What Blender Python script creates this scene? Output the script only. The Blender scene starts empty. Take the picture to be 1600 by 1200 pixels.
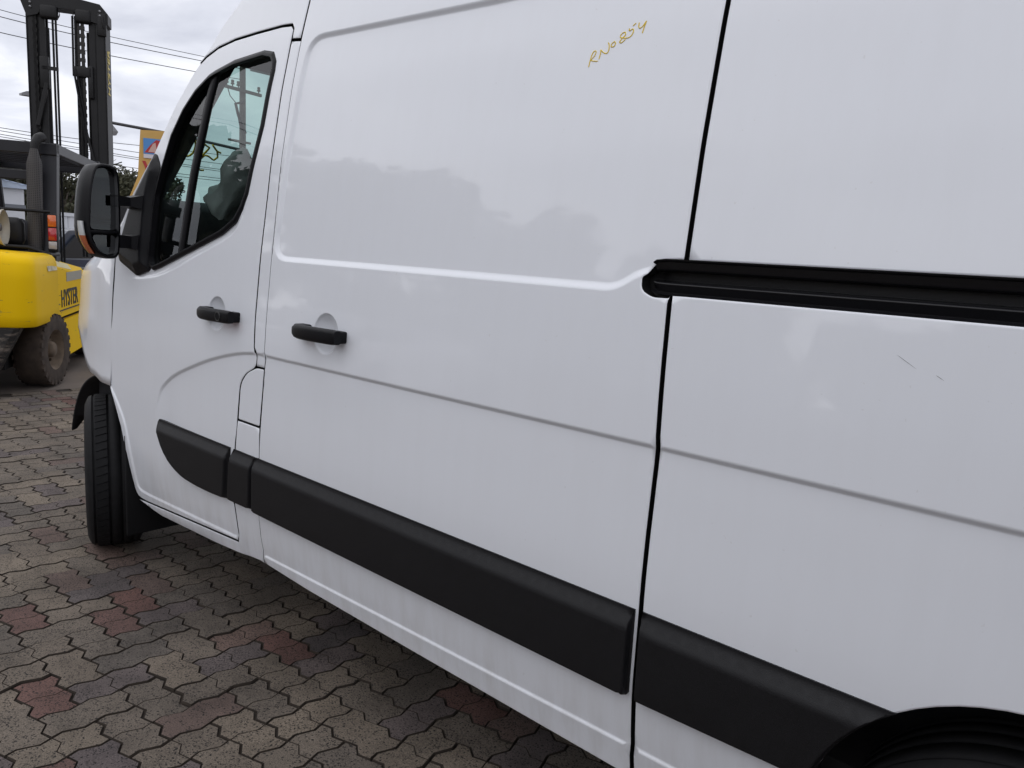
import bpy, bmesh, math, random
import numpy as np
from mathutils import Vector, Matrix
from mathutils.geometry import delaunay_2d_cdt

random.seed(7); np.random.seed(7)
scene = bpy.context.scene
COL = scene.collection
R = math.radians

# ------------------------------------------------------------------ camera
cam_d = bpy.data.cameras.new('camera')
cam = bpy.data.objects.new('camera', cam_d); COL.objects.link(cam)
CR = Vector((0.75034672, 0.65845196, 0.05848779))
CU = Vector((-0.15274915, 0.08662112, 0.98446152))
CF = Vector((-0.64315433, 0.74762143, -0.16557385))
CAM = Vector((0, 0, 1.45))
M = Matrix(((CR.x, CU.x, -CF.x, CAM.x), (CR.y, CU.y, -CF.y, CAM.y), (CR.z, CU.z, -CF.z, CAM.z), (0, 0, 0, 1)))
cam.matrix_world = M
cam_d.sensor_fit = 'HORIZONTAL'; cam_d.sensor_width = 36; cam_d.lens = 27.0
cam_d.clip_start = 0.02; cam_d.clip_end = 2000
scene.camera = cam

# ------------------------------------------------------------------ world: overcast sky
SUN_EL, SUN_AZ = 48, 238      # sun direction; azimuth counted from +X
w = bpy.data.worlds.new('World'); scene.world = w; w.use_nodes = True
nt = w.node_tree; nt.nodes.clear()
def N(tree, t, **kw):
    n = tree.nodes.new(t)
    for k, v in kw.items(): setattr(n, k, v)
    return n
out = N(nt, 'ShaderNodeOutputWorld'); bg = N(nt, 'ShaderNodeBackground')
sky = N(nt, 'ShaderNodeTexSky', sky_type='NISHITA'); sky.sun_disc = False
sky.sun_elevation = R(SUN_EL); sky.sun_rotation = R(90 - SUN_AZ)
tc = N(nt, 'ShaderNodeTexCoord'); sep = N(nt, 'ShaderNodeSeparateXYZ')
nt.links.new(tc.outputs['Generated'], sep.inputs[0])
zc = N(nt, 'ShaderNodeMath', operation='MAXIMUM'); zc.inputs[1].default_value = 0.0
nt.links.new(sep.outputs['Z'], zc.inputs[0])
za = N(nt, 'ShaderNodeMath', operation='ADD'); za.inputs[1].default_value = 0.16
nt.links.new(zc.outputs[0], za.inputs[0])
dx = N(nt, 'ShaderNodeMath', operation='DIVIDE'); dy = N(nt, 'ShaderNodeMath', operation='DIVIDE')
nt.links.new(sep.outputs['X'], dx.inputs[0]); nt.links.new(za.outputs[0], dx.inputs[1])
nt.links.new(sep.outputs['Y'], dy.inputs[0]); nt.links.new(za.outputs[0], dy.inputs[1])
cmb = N(nt, 'ShaderNodeCombineXYZ'); nt.links.new(dx.outputs[0], cmb.inputs[0]); nt.links.new(dy.outputs[0], cmb.inputs[1])
nz = N(nt, 'ShaderNodeTexNoise'); nz.inputs['Scale'].default_value = 1.6; nz.inputs['Detail'].default_value = 7
nz.inputs['Roughness'].default_value = 0.55; nz.inputs['Distortion'].default_value = 0.35
nt.links.new(cmb.outputs[0], nz.inputs['Vector'])
ramp = N(nt, 'ShaderNodeValToRGB'); cr = ramp.color_ramp
cr.elements[0].position = 0.28; cr.elements[0].color = (4.9, 5.05, 5.8, 1)
cr.elements[1].position = 0.72; cr.elements[1].color = (9.7, 9.75, 10.1, 1)
e = cr.elements.new(0.5); e.color = (6.75, 6.9, 7.6, 1)
nt.links.new(nz.outputs['Fac'], ramp.inputs[0])
# overcast deepens overhead and pales towards the horizon, as in the part of the sky in view
el = N(nt, 'ShaderNodeMapRange'); el.inputs[1].default_value = 0.02; el.inputs[2].default_value = 0.42; el.inputs[3].default_value = 1.10; el.inputs[4].default_value = 0.84
nt.links.new(zc.outputs[0], el.inputs[0])
cl_ = N(nt, 'ShaderNodeMix', data_type='RGBA', blend_type='MULTIPLY'); cl_.inputs[0].default_value = 1; cl_.clamp_result = False
nt.links.new(ramp.outputs[0], cl_.inputs[6]); nt.links.new(el.outputs[0], cl_.inputs[7])
mixs = N(nt, 'ShaderNodeMix', data_type='RGBA'); mixs.inputs['Factor'].default_value = 0.93
nt.links.new(sky.outputs[0], mixs.inputs[6]); nt.links.new(cl_.outputs[2], mixs.inputs[7])
nt.links.new(mixs.outputs[2], bg.inputs['Color']); bg.inputs['Strength'].default_value = 0.1
nt.links.new(bg.outputs[0], out.inputs[0])

sd = bpy.data.lights.new('sun', 'SUN'); sun = bpy.data.objects.new('sun', sd); COL.objects.link(sun)
sd.energy = 1.15; sd.angle = R(140); sd.color = (1.0, 0.985, 0.965)
sv = Vector((math.cos(R(SUN_EL)) * math.cos(R(SUN_AZ)), math.cos(R(SUN_EL)) * math.sin(R(SUN_AZ)), math.sin(R(SUN_EL))))
sun.rotation_euler = sv.to_track_quat('Z', 'Y').to_euler()
sun.location = (0, -5, 20)

scene.view_settings.view_transform = 'Standard'; scene.view_settings.look = 'None'
scene.view_settings.exposure = 0.36; scene.view_settings.gamma = 1.0
scene.view_settings.use_curve_mapping = False
scene.render.engine = 'CYCLES'
scene.cycles.max_bounces = 10; scene.cycles.transparent_max_bounces = 16

# ------------------------------------------------------------------ helpers
def tag(o, label=None, cat=None, group=None, kind=None):
    if label: o['label'] = label
    if cat: o['category'] = cat
    if group: o['group'] = group
    if kind: o['kind'] = kind
    return o
def empty(name, loc=(0, 0, 0), rz=0.0, label=None, cat=None, group=None):
    o = bpy.data.objects.new(name, None); COL.objects.link(o)
    o.location = loc; o.rotation_euler = (0, 0, rz); o.empty_display_size = 0.2
    return tag(o, label, cat, group)
def link(name, me, mats=None, parent=None):
    o = bpy.data.objects.new(name, me); COL.objects.link(o)
    if mats is not None:
        for m in (mats if isinstance(mats, (list, tuple)) else [mats]): me.materials.append(m)
    if parent is not None: o.parent = parent
    return o

class MB:
    """collects simple shapes into one mesh"""
    def __init__(s): s.v = []; s.f = []; s.m = []; s.sm = []
    def add(s, vs, fs, mi=0, smooth=False):
        b = len(s.v); s.v += [tuple(p) for p in vs]
        for f in fs: s.f.append([b + i for i in f]); s.m.append(mi); s.sm.append(smooth)
    def box(s, lo, hi, mi=0, mtx=None, bev=0.0):
        (x0, y0, z0), (x1, y1, z1) = lo, hi
        if bev <= 0:
            vs = [(x0,y0,z0),(x1,y0,z0),(x1,y1,z0),(x0,y1,z0),(x0,y0,z1),(x1,y0,z1),(x1,y1,z1),(x0,y1,z1)]
            fs = [(0,3,2,1),(4,5,6,7),(0,1,5,4),(1,2,6,5),(2,3,7,6),(3,0,4,7)]
            if mtx is not None: vs = [mtx @ Vector(p) for p in vs]
            s.add(vs, fs, mi)
        else:
            bm = bmesh.new(); bmesh.ops.create_cube(bm, size=1)
            for v in bm.verts: v.co = Vector(((x0+x1)/2 + v.co.x*(x1-x0), (y0+y1)/2 + v.co.y*(y1-y0), (z0+z1)/2 + v.co.z*(z1-z0)))
            bmesh.ops.bevel(bm, geom=bm.edges[:], offset=bev, segments=2, affect='EDGES', profile=0.5)
            bm.verts.index_update()
            vs = [(mtx @ v.co if mtx is not None else v.co.copy()) for v in bm.verts]
            s.add(vs, [[v.index for v in f.verts] for f in bm.faces], mi, True); bm.free()
    def tube(s, pts, r, n=8, mi=0, cap=True, smooth=True):
        pts = [Vector(p) for p in pts]; rs = r if isinstance(r, (list, tuple)) else [r]*len(pts)
        rings = []; up = None
        for i, p in enumerate(pts):
            d = (pts[min(i+1, len(pts)-1)] - pts[max(i-1, 0)])
            if d.length < 1e-9: d = Vector((0,0,1))
            d.normalize()
            if up is None:
                a = Vector((0,0,1)) if abs(d.z) < .9 else Vector((1,0,0)); up = (a - d*a.dot(d)).normalized()
            else:
                up = up - d*up.dot(d)
                up = up.normalized() if up.length > 1e-6 else d.orthogonal().normalized()
            sd_ = d.cross(up)
            rings.append([p + (up*math.cos(2*math.pi*k/n) + sd_*math.sin(2*math.pi*k/n))*rs[i] for k in range(n)])
        vs = [q for rg in rings for q in rg]; fs = []
        for i in range(len(pts)-1):
            for k in range(n):
                fs.append((i*n+k, i*n+(k+1)%n, (i+1)*n+(k+1)%n, (i+1)*n+k))
        s.add(vs, fs, mi, smooth)
        if cap:
            s.add(rings[0], [tuple(range(n))[::-1]], mi); s.add(rings[-1], [tuple(range(n))], mi)
    def lathe(s, prof, axis_o, axis_d, n=32, mi=0, smooth=True):
        """prof: list of (radius, along)"""
        o = Vector(axis_o); d = Vector(axis_d).normalized(); a = d.orthogonal().normalized(); b = d.cross(a)
        vs = []
        for r, t in prof:
            for k in range(n):
                th = 2*math.pi*k/n; vs.append(o + d*t + (a*math.cos(th) + b*math.sin(th))*r)
        fs = []
        for i in range(len(prof)-1):
            for k in range(n): fs.append((i*n+k, i*n+(k+1)%n, (i+1)*n+(k+1)%n, (i+1)*n+k))
        s.add(vs, fs, mi, smooth)
    def prism(s, poly, fn, t0, t1, mi=0):
        """2-D polygon swept from t0 to t1; fn(a,b,t) -> point"""
        n = len(poly)
        vs = [fn(a, b, t0) for a, b in poly] + [fn(a, b, t1) for a, b in poly]
        fs = [tuple(range(n))[::-1], tuple(range(n, 2*n))] + [(i, (i+1)%n, n+(i+1)%n, n+i) for i in range(n)]
        s.add(vs, fs, mi)
    def loft(s, rings, mi=0, closed=True, cap0=False, cap1=False, smooth=True):
        n = len(rings[0]); vs = [q for rg in rings for q in rg]; fs = []
        for i in range(len(rings)-1):
            for k in range(n if closed else n-1):
                fs.append((i*n+k, i*n+(k+1)%n, (i+1)*n+(k+1)%n, (i+1)*n+k))
        s.add(vs, fs, mi, smooth)
        if cap0: s.add(rings[0], [tuple(range(n))[::-1]], mi)
        if cap1: s.add(rings[-1], [tuple(range(n))], mi)
    def mesh(s, name, fix=True):
        me = bpy.data.meshes.new(name); me.from_pydata(s.v, [], s.f)
        me.polygons.foreach_set('material_index', s.m); me.polygons.foreach_set('use_smooth', s.sm)
        if fix:
            bm = bmesh.new(); bm.from_mesh(me); bmesh.ops.recalc_face_normals(bm, faces=bm.faces[:]); bm.to_mesh(me); bm.free()
        me.update(); return me
    def build(s, name, mats, parent=None, fix=True): return link(name, s.mesh(name, fix), mats, parent)

def smooth01(t): t = np.clip(t, 0, 1); return t*t*(3-2*t)

# ------------------------------------------------------------------ materials
def mat(name): 
    m = bpy.data.materials.new(name); m.use_nodes = True
    return m, m.node_tree, m.node_tree.nodes['Principled BSDF']
def simple(name, col, rough=.5, metal=0.0, coat=0.0, spec=.5, var=0.0, vscale=6.0, bump=0.0, bscale=200.0):
    m, t, p = mat(name)
    p.inputs['Base Color'].default_value = (*col, 1); p.inputs['Roughness'].default_value = rough
    p.inputs['Metallic'].default_value = metal; p.inputs['Coat Weight'].default_value = coat; p.inputs['Coat Roughness'].default_value = .04
    p.inputs['Specular IOR Level'].default_value = spec
    if var > 0 or bump > 0:
        g = N(t, 'ShaderNodeNewGeometry')
    if var > 0:
        nz = N(t, 'ShaderNodeTexNoise'); nz.inputs['Scale'].default_value = vscale; nz.inputs['Detail'].default_value = 6
        t.links.new(g.outputs['Position'], nz.inputs['Vector'])
        mr = N(t, 'ShaderNodeMapRange'); mr.inputs[1].default_value = .3; mr.inputs[2].default_value = .7
        mr.inputs[3].default_value = 1-var; mr.inputs[4].default_value = 1+var
        t.links.new(nz.outputs['Fac'], mr.inputs[0])
        hs = N(t, 'ShaderNodeMix', data_type='RGBA', blend_type='MULTIPLY'); hs.inputs[0].default_value = 1
        hs.inputs[6].default_value = (*col, 1); t.links.new(mr.outputs[0], hs.inputs[7]); t.links.new(hs.outputs[2], p.inputs['Base Color'])
    if bump > 0:
        n2 = N(t, 'ShaderNodeTexNoise'); n2.inputs['Scale'].default_value = bscale; n2.inputs['Detail'].default_value = 3
        t.links.new(g.outputs['Position'], n2.inputs['Vector'])
        b = N(t, 'ShaderNodeBump'); b.inputs['Strength'].default_value = bump; b.inputs['Distance'].default_value = .002
        t.links.new(n2.outputs['Fac'], b.inputs['Height']); t.links.new(b.outputs[0], p.inputs['Normal'])
    return m

def make_paint():
    m, t, p = mat('white_van_paint')
    g = N(t, 'ShaderNodeNewGeometry')
    # road film: streaky runs of dirt, strongest in the sill area where spray lands
    mp = N(t, 'ShaderNodeMapping'); mp.inputs['Scale'].default_value = (14, 14, 1.6)
    t.links.new(g.outputs['Position'], mp.inputs[0])
    n1 = N(t, 'ShaderNodeTexNoise'); n1.inputs['Scale'].default_value = 1.6; n1.inputs['Detail'].default_value = 8; n1.inputs['Roughness'].default_value = .65
    t.links.new(mp.outputs[0], n1.inputs['Vector'])
    s = N(t, 'ShaderNodeSeparateXYZ'); t.links.new(g.outputs['Position'], s.inputs[0])
    mz = N(t, 'ShaderNodeMapRange'); mz.inputs[1].default_value = .34; mz.inputs[2].default_value = .62; mz.inputs[3].default_value = .30; mz.inputs[4].default_value = .03
    t.links.new(s.outputs['Z'], mz.inputs[0])
    mu = N(t, 'ShaderNodeMath', operation='MULTIPLY'); 
    mr = N(t, 'ShaderNodeMapRange'); mr.inputs[1].default_value = .42; mr.inputs[2].default_value = .72
    t.links.new(n1.outputs['Fac'], mr.inputs[0]); t.links.new(mr.outputs[0], mu.inputs[0]); t.links.new(mz.outputs[0], mu.inputs[1])
    # specks of grit
    vo = N(t, 'ShaderNodeTexNoise'); vo.inputs['Scale'].default_value = 90; vo.inputs['Detail'].default_value = 2
    t.links.new(g.outputs['Position'], vo.inputs['Vector'])
    sp = N(t, 'ShaderNodeMapRange'); sp.inputs[1].default_value = .745; sp.inputs[2].default_value = .77; sp.inputs[4].default_value = .16
    t.links.new(vo.outputs['Fac'], sp.inputs[0])
    mx = N(t, 'ShaderNodeMath', operation='MAXIMUM'); t.links.new(mu.outputs[0], mx.inputs[0]); t.links.new(sp.outputs[0], mx.inputs[1])
    c = N(t, 'ShaderNodeMix', data_type='RGBA'); c.inputs[6].default_value = (.775, .795, .84, 1); c.inputs[7].default_value = (.42, .39, .35, 1)
    t.links.new(mx.outputs[0], c.inputs[0]); t.links.new(c.outputs[2], p.inputs['Base Color'])
    p.inputs['Roughness'].default_value = .38; p.inputs['Coat Weight'].default_value = .8; p.inputs['Coat Roughness'].default_value = .045
    p.inputs['Specular IOR Level'].default_value = .3
    # slight waviness of pressed sheet metal, seen only in the clear coat's reflections
    wn = N(t, 'ShaderNodeTexNoise'); wn.inputs['Scale'].default_value = 5.5; wn.inputs['Detail'].default_value = 2; t.links.new(g.outputs['Position'], wn.inputs['Vector'])
    wb = N(t, 'ShaderNodeBump'); wb.inputs['Strength'].default_value = .35; wb.inputs['Distance'].default_value = .004
    t.links.new(wn.outputs['Fac'], wb.inputs['Height']); t.links.new(wb.outputs[0], p.inputs['Coat Normal'])
    return m
PAINT = make_paint()
BLACKPL = simple('black_textured_plastic', (.006, .006, .0075), .5, spec=.38, var=.12, vscale=30, bump=.25, bscale=900)
MIRPL = simple('satin_black_plastic', (.005, .005, .0065), .42, spec=.18, bump=.12, bscale=900)
RUBBER = simple('black_rubber', (.008, .008, .009), .65, spec=.25)
DARK = simple('dark_inner_metal', (.01, .01, .011), .7)
RAILM = simple('black_painted_rail', (.008, .008, .010), .32, spec=.4)
TYREM = simple('tyre_rubber', (.010, .010, .011), .75, spec=.25, var=.2, vscale=25, bump=.2, bscale=300)
GREYPL = simple('grey_headliner', (.09, .09, .095), .9)
DASHM = simple('dash_plastic', (.014, .014, .016), .7, spec=.2)
SEATM = simple('seat_fabric', (.025, .025, .03), .9, bump=.3)
CHROME = simple('mirror_silver', (.85, .87, .88), .02, metal=1.0)
HUB = simple('steel_wheel', (.25, .25, .26), .45, metal=.6)
YMARK = simple('yellow_paint_marker', (.80, .58, .05), .6, spec=.2)
AIRBAG = simple('airbag_cloth', (.38, .40, .39), .85, var=.15, vscale=9)
def glass(name, tint, ior=1.5, rough=0.0):
    m = bpy.data.materials.new(name); m.use_nodes = True; t = m.node_tree; t.nodes.clear()
    o = N(t, 'ShaderNodeOutputMaterial'); mx = N(t, 'ShaderNodeMixShader'); f = N(t, 'ShaderNodeFresnel'); g = N(t, 'ShaderNodeNewGeometry'); ma = N(t, 'ShaderNodeMapRange'); ma.inputs[3].default_value = ior; ma.inputs[4].default_value = 1/ior; t.links.new(g.outputs['Backfacing'], ma.inputs[0]); t.links.new(ma.outputs[0], f.inputs[0])
    tr = N(t, 'ShaderNodeBsdfTransparent'); tr.inputs[0].default_value = (*tint, 1); gl = N(t, 'ShaderNodeBsdfGlossy'); gl.inputs['Roughness'].default_value = rough
    t.links.new(f.outputs[0], mx.inputs[0]); t.links.new(tr.outputs[0], mx.inputs[1]); t.links.new(gl.outputs[0], mx.inputs[2]); t.links.new(mx.outputs[0], o.inputs[0])
    return m
GLASS = glass('door_glass', (.64, .71, .695)); WSCREEN = glass('windscreen_glass', (.58, .76, .72))

# ------------------------------------------------------------------ curve helpers in the (x,z) plane
def fillet(pts, rads, n=6, closed=True):
    out = []; L = len(pts)
    for i in range(L):
        p = np.array(pts[i], float); r = rads[i] if isinstance(rads, (list, tuple)) else rads
        if r <= 0 or (not closed and i in (0, L-1)): out.append(tuple(p)); continue
        a = np.array(pts[i-1], float); b = np.array(pts[(i+1) % L], float)
        da = a-p; db = b-p; la, lb = np.linalg.norm(da), np.linalg.norm(db); da /= la; db /= lb
        r = min(r, la*.45, lb*.45)
        for k in range(n+1):
            t = k/n; q = (1-t)**2*(p+da*r) + 2*t*(1-t)*p + t*t*(p+db*r); out.append(tuple(q))
    return out
def resample(pts, step, closed=True):
    out = []; P = [np.array(p, float) for p in pts]; L = len(P)
    for i in range(L if closed else L-1):
        a, b = P[i], P[(i+1) % L]; d = np.linalg.norm(b-a)
        if d < 1e-6: continue
        n = max(1, int(math.ceil(d/step)))
        for k in range(n): out.append(tuple(a+(b-a)*k/n))
    if not closed: out.append(tuple(P[-1]))
    return out
def spline(pts, step=.02):
    """Catmull-Rom through points, open"""
    P = [np.array(p, float) for p in pts]; P = [2*P[0]-P[1]] + P + [2*P[-1]-P[-2]]; out = []
    for i in range(1, len(P)-2):
        d = np.linalg.norm(P[i+1]-P[i]); n = max(1, int(d/step))
        for k in range(n):
            t = k/n; a, b, c, e = P[i-1], P[i], P[i+1], P[i+2]
            out.append(tuple(.5*((2*b)+(c-a)*t+(2*a-5*b+4*c-e)*t*t+(-a+3*b-3*c+e)*t**3)))
    out.append(tuple(P[-2])); return out
def area(p): return .5*sum(p[i][0]*p[(i+1)%len(p)][1]-p[(i+1)%len(p)][0]*p[i][1] for i in range(len(p)))
def ccw(p): return p if area(p) > 0 else p[::-1]
def segs(poly, closed=True):
    P = np.array(poly, float); return (P, np.roll(P, -1, 0)) if closed else (P[:-1], P[1:])
def dist_poly(Q, poly, closed=True, signed=False):
    A, B = segs(poly, closed); Q = np.asarray(Q, float); best = np.full(len(Q), 1e9); sg = np.ones(len(Q))
    for a, b in zip(A, B):
        d = b-a; L2 = d@d
        if L2 < 1e-14: continue
        t = np.clip(((Q-a)@d)/L2, 0, 1); r = Q-(a+t[:, None]*d); ds = np.hypot(r[:, 0], r[:, 1])
        m = ds < best-1e-9; best = np.where(m, ds, best)
        if signed: sg = np.where(m, np.sign(d[0]*(Q[:, 1]-a[1])-d[1]*(Q[:, 0]-a[0])), sg)
    return best*sg if signed else best
def inside(Q, poly):
    A, B = segs(poly); Q = np.asarray(Q, float); c = np.zeros(len(Q), bool)
    for a, b in zip(A, B):
        cond = (a[1] > Q[:, 1]) != (b[1] > Q[:, 1])
        if abs(b[1]-a[1]) < 1e-12: continue
        c ^= cond & (Q[:, 0] < (b[0]-a[0])*(Q[:, 1]-a[1])/(b[1]-a[1])+a[0])
    return c

# ------------------------------------------------------------------ the van's side surface  y = Y(x,z)
MID = 2.375                                    # centre plane of the van
_z = np.array([-.3, .25, .348, .425, .54, .76, 1.02, 1.19, 1.40, 1.687, 1.935, 2.1, 2.3, 2.42, 2.52, 2.6])
_y = np.array([1.40, 1.385, 1.371, 1.355, 1.342, 1.340, 1.345, 1.355, 1.374, 1.407, 1.448, 1.485, 1.54, 1.60, 1.70, 1.85])
_zz = np.linspace(-.3, 2.6, 2901); _yy = np.interp(_zz, _z, _y)
k = np.hanning(121); k /= k.sum(); _yy = np.convolve(np.pad(_yy, 60, mode='edge'), k, 'valid')
def prof(z): return np.interp(z, _zz, _yy)

CREASE = spline([(-3.03, .74), (-2.999, .802), (-2.965, .86), (-2.864, .925), (-2.713, .983), (-2.573, 1.028), (-2.423, 1.065), (-2.30, 1.083), (-2.2, 1.084)]) + [(-1.5, 1.085), (-.765, 1.087), (2.6, 1.087)]
RECESS = ccw(fillet([(-2.203, 2.092), (-2.228, 1.388), (-.911, 1.388), (-.85, 1.428), (2.3, 1.428), (2.3, 2.075), (-1.4, 2.075)], [.08, .075, .05, .03, 0, 0, 0]))
LIP = spline([(-3.452, .80), (-3.38, .745), (-3.303, .66), (-3.262, .56), (-3.243, .47)]) + fillet([(-3.24, .44), (-3.23, .375), (-3.16, .372), (-2.425, .40)], [0, .03, .05, 0], closed=False)
BELT = spline([(-3.25, 1.262), (-3.12, 1.272), (-2.98, 1.297), (-2.78, 1.362), (-2.62, 1.415), (-2.50, 1.46), (-2.44, 1.51)])
LEDGE = [(-2.25, .385), (-1.5, .398), (-.741, .41), (-.3, .415)]
CUPS = [(-2.552, 1.187, .061), (-1.908, 1.186, .063)]
def Y(x, z, feats=True):
    x = np.asarray(x, float); z = np.asarray(z, float)
    y = prof(z) + .232*np.maximum(0, -3.40-x)**2
    if not feats: return y
    Q = np.c_[x, z]
    d = -dist_poly(Q, CREASE, False, True)                     # >0 below the crease
    end = smooth01((x+3.03)/.10)
    y = y + np.where(d > 0, .0078*smooth01(d/.0135)*(1-smooth01((d-.025)/.30)), 0)*end
    s = np.where(inside(Q, RECESS), 1, -1)*dist_poly(Q, RECESS)
    y = y + .010*smooth01((s+.002)/.018)
    dl = dist_poly(Q, LIP, False, True)
    near = (x < -2.3) & (x > -3.6) & (z < .86)
    y = y - np.where(near, .006*smooth01((-dl+.006)/.012)*(1-smooth01((-dl-.06)/.03)), 0)
    db = dist_poly(Q, BELT, False, True)
    nb = (x < -2.40) & (x > -3.29) & (z > 1.2) & (z < 1.6)
    y = y + np.where(nb, .007*smooth01((db+.004)/.022)*(1-smooth01((db-.03)/.10)), 0)*smooth01((x+3.28)/.08)*smooth01((-2.42-x)/.08)
    dd = dist_poly(Q, LEDGE, False, True)
    nl = (x > -2.26) & (z < .5)
    y = y - np.where(nl, .006*smooth01((-dd+.003)/.008), 0)
    for cx, cz, r in CUPS:
        rr = np.hypot(x-cx, z-cz); h = .026*(1-np.clip(rr/r, 0, 1)**2.2)
        h = h*smooth01((r-rr)/.006); y = y + h
    return y

def off_points(poly, offs, step=.022, closed=False):
    P = np.array(resample(poly, step, closed)); T = np.gradient(P, axis=0); T /= np.maximum(np.linalg.norm(T, axis=1), 1e-9)[:, None]
    Nn = np.c_[-T[:, 1], T[:, 0]]; return np.vstack([P+Nn*o for o in offs])
FEAT = np.vstack([off_points(CREASE, [-.002, .002, .006, -.005, -.008, -.011, -.014, -.018, -.024, -.036, -.06, -.1], .014),
                  off_points(RECESS, [-.007, -.003, .001, .005, .009, .013, .017, .022], .014, closed=True),
                  off_points(LIP, [-.0065, -.0035, 0, .0035, .0065, .012], .014), off_points(BELT, [-.006, -.002, .003, .008, .014, .02, .03]),
                  off_points(LEDGE, [-.012, -.007, -.004, -.001, .002, .0045, .007, .012], .014)] +
                 [np.array([(cx+rr*math.cos(a), cz+rr*math.sin(a)) for rr in r*np.array([.2, .4, .6, .75, .86, .92, .96, 1.0, 1.03]) for a in np.linspace(0, 2*math.pi, 44, endpoint=False)]) for cx, cz, r in CUPS])

def panel(name, outline, parent, mats, holes=(), yf=Y, grid=.045, feats=FEAT, thick=.03, rim=.0025, fmin=.006, insets=(.004,), flip=False, extra=None, step=.03, xform=None, dark=False):
    outline = ccw(resample(outline, step)); holes = [ccw(resample(h, step)) for h in holes]
    loops = [outline] + [h[::-1] for h in holes]
    bpts = []; edges = []
    for lp in loops:
        b = len(bpts); bpts += lp; edges += [(b+i, b+(i+1) % len(lp)) for i in range(len(lp))]
    nb = len(bpts); B = np.array(bpts)
    def keep(Q, mind):
        m = inside(Q, outline)
        for h in holes: m &= ~inside(Q, h)
        Q = Q[m]
        if not len(Q): return Q
        dd = np.min([dist_poly(Q, lp) for lp in loops], axis=0); return Q[dd > mind]
    ins = []; nrm2 = np.zeros((nb, 2)); b = 0
    for lp in loops:
        P = np.array(lp); T = np.roll(P, -1, 0)-np.roll(P, 1, 0); T /= np.maximum(np.linalg.norm(T, axis=1), 1e-9)[:, None]
        n_in = np.c_[-T[:, 1], T[:, 0]]; nrm2[b:b+len(lp)] = -n_in; ins += [(P+n_in*d_, d_) for d_ in insets]; b += len(lp)
    ins = np.vstack([keep(q_, d_*.8) for q_, d_ in ins]) if insets else np.zeros((0, 2))
    lo, hi = B.min(0), B.max(0)
    gx = np.arange(lo[0]+grid/2, hi[0], grid); gz = np.arange(lo[1]+grid/2, hi[1], grid)
    G = np.array([(a+(grid/2 if j % 2 else 0), c) for j, c in enumerate(gz) for a in gx]) if len(gx) and len(gz) else np.zeros((0, 2))
    cand = []
    if len(ins): cand.append(ins)
    if extra is not None:
        ee = keep(extra, .002)
        if len(ee): cand.append(ee)
    if feats is not None:
        f = feats[(feats[:, 0] > lo[0]) & (feats[:, 0] < hi[0]) & (feats[:, 1] > lo[1]) & (feats[:, 1] < hi[1])]
        if len(f): cand.append(keep(f, fmin))
    if len(G):
        G = keep(G, .014); ocu = set()
        for arr in cand:                                   # keep the plain grid clear of the feature rows
            for ix, iz in set(map(tuple, np.floor(arr/.014).astype(int))): ocu.update((ix+a_, iz+b_) for a_ in (-1, 0, 1) for b_ in (-1, 0, 1))
        if len(G): cand.append(np.array([q for q in G if (int(math.floor(q[0]/.014)), int(math.floor(q[1]/.014))) not in ocu]).reshape(-1, 2))
    seen = {}; pts = []
    for arr in cand:
        for q in arr:
            key = (int(q[0]/.0012), int(q[1]/.0012))
            if key in seen: continue
            seen[key] = 1; pts.append((q[0], q[1]))
    allp = [Vector((p[0], p[1])) for p in bpts] + [Vector(p) for p in pts] + [Vector((a_, b_)) for a_ in (lo[0]-1.13, hi[0]+1.07) for b_ in (lo[1]-1.21, hi[1]+.97)]
    V, E, F, ov, oe, of = delaunay_2d_cdt(allp, edges, [], 0, 1e-5)
    V = np.array([(v.x, v.y) for v in V]); F = np.array([(f[0], f[i_], f[i_+1]) for f in F for i_ in range(1, len(f)-1)])
    c = V[F].mean(1); m = inside(c, outline)
    for h in holes: m &= ~inside(c, h)
    F = F[m]
    a2 = (V[F[:, 1]]-V[F[:, 0]]); b2 = (V[F[:, 2]]-V[F[:, 0]]); cw = (a2[:, 0]*b2[:, 1]-a2[:, 1]*b2[:, 0]) < 0
    F[cw] = F[cw][:, ::-1]
    used = np.unique(F); rm_ = -np.ones(len(V), int); rm_[used] = np.arange(len(used)); F = rm_[F]; V = V[used]; ov = [ov[i_] for i_ in used]
    y = yf(V[:, 0], V[:, 1]); e = .0012
    gxn = (yf(V[:, 0]+e, V[:, 1])-yf(V[:, 0]-e, V[:, 1]))/(2*e); gzn = (yf(V[:, 0], V[:, 1]+e)-yf(V[:, 0], V[:, 1]-e))/(2*e)
    nrm = np.c_[gxn, -np.ones(len(V)), gzn]; nrm /= np.linalg.norm(nrm, axis=1)[:, None]
    bi = [None]*nb
    for i, o in enumerate(ov):
        for q in o:
            if q < nb: bi[q] = i
    pos = np.c_[V[:, 0], y, V[:, 1]]
    verts = [tuple(p) for p in pos]; norms = [Vector(n) for n in nrm]; faces = [tuple(f) for f in F]
    if thick > 0:
        base = len(verts)
        for q in range(nb):
            i = bi[q]; n2 = Vector((nrm2[q][0], 0, nrm2[q][1])); 
            if rim > 0:
                verts[i] = (verts[i][0], verts[i][1]+rim, verts[i][2]); norms[i] = (norms[i]+n2*.9).normalized()
            p = verts[i]; verts += [p, (p[0], p[1]+thick, p[2])]; norms += [n2, n2]
        for a, b_ in edges:
            faces.append((base+2*a, base+2*a+1, base+2*b_+1, base+2*b_))
    if flip:
        verts = [(p[0], 2*MID-p[1], p[2]) for p in verts]; norms = [Vector((n.x, -n.y, n.z)) for n in norms]; faces = [f[::-1] for f in faces]
    if xform: verts = [xform(p) for p in verts]
    me = bpy.data.meshes.new(name); me.from_pydata(verts, [], faces)
    me.polygons.foreach_set('use_smooth', [True]*len(me.polygons)); me.update()
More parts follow.
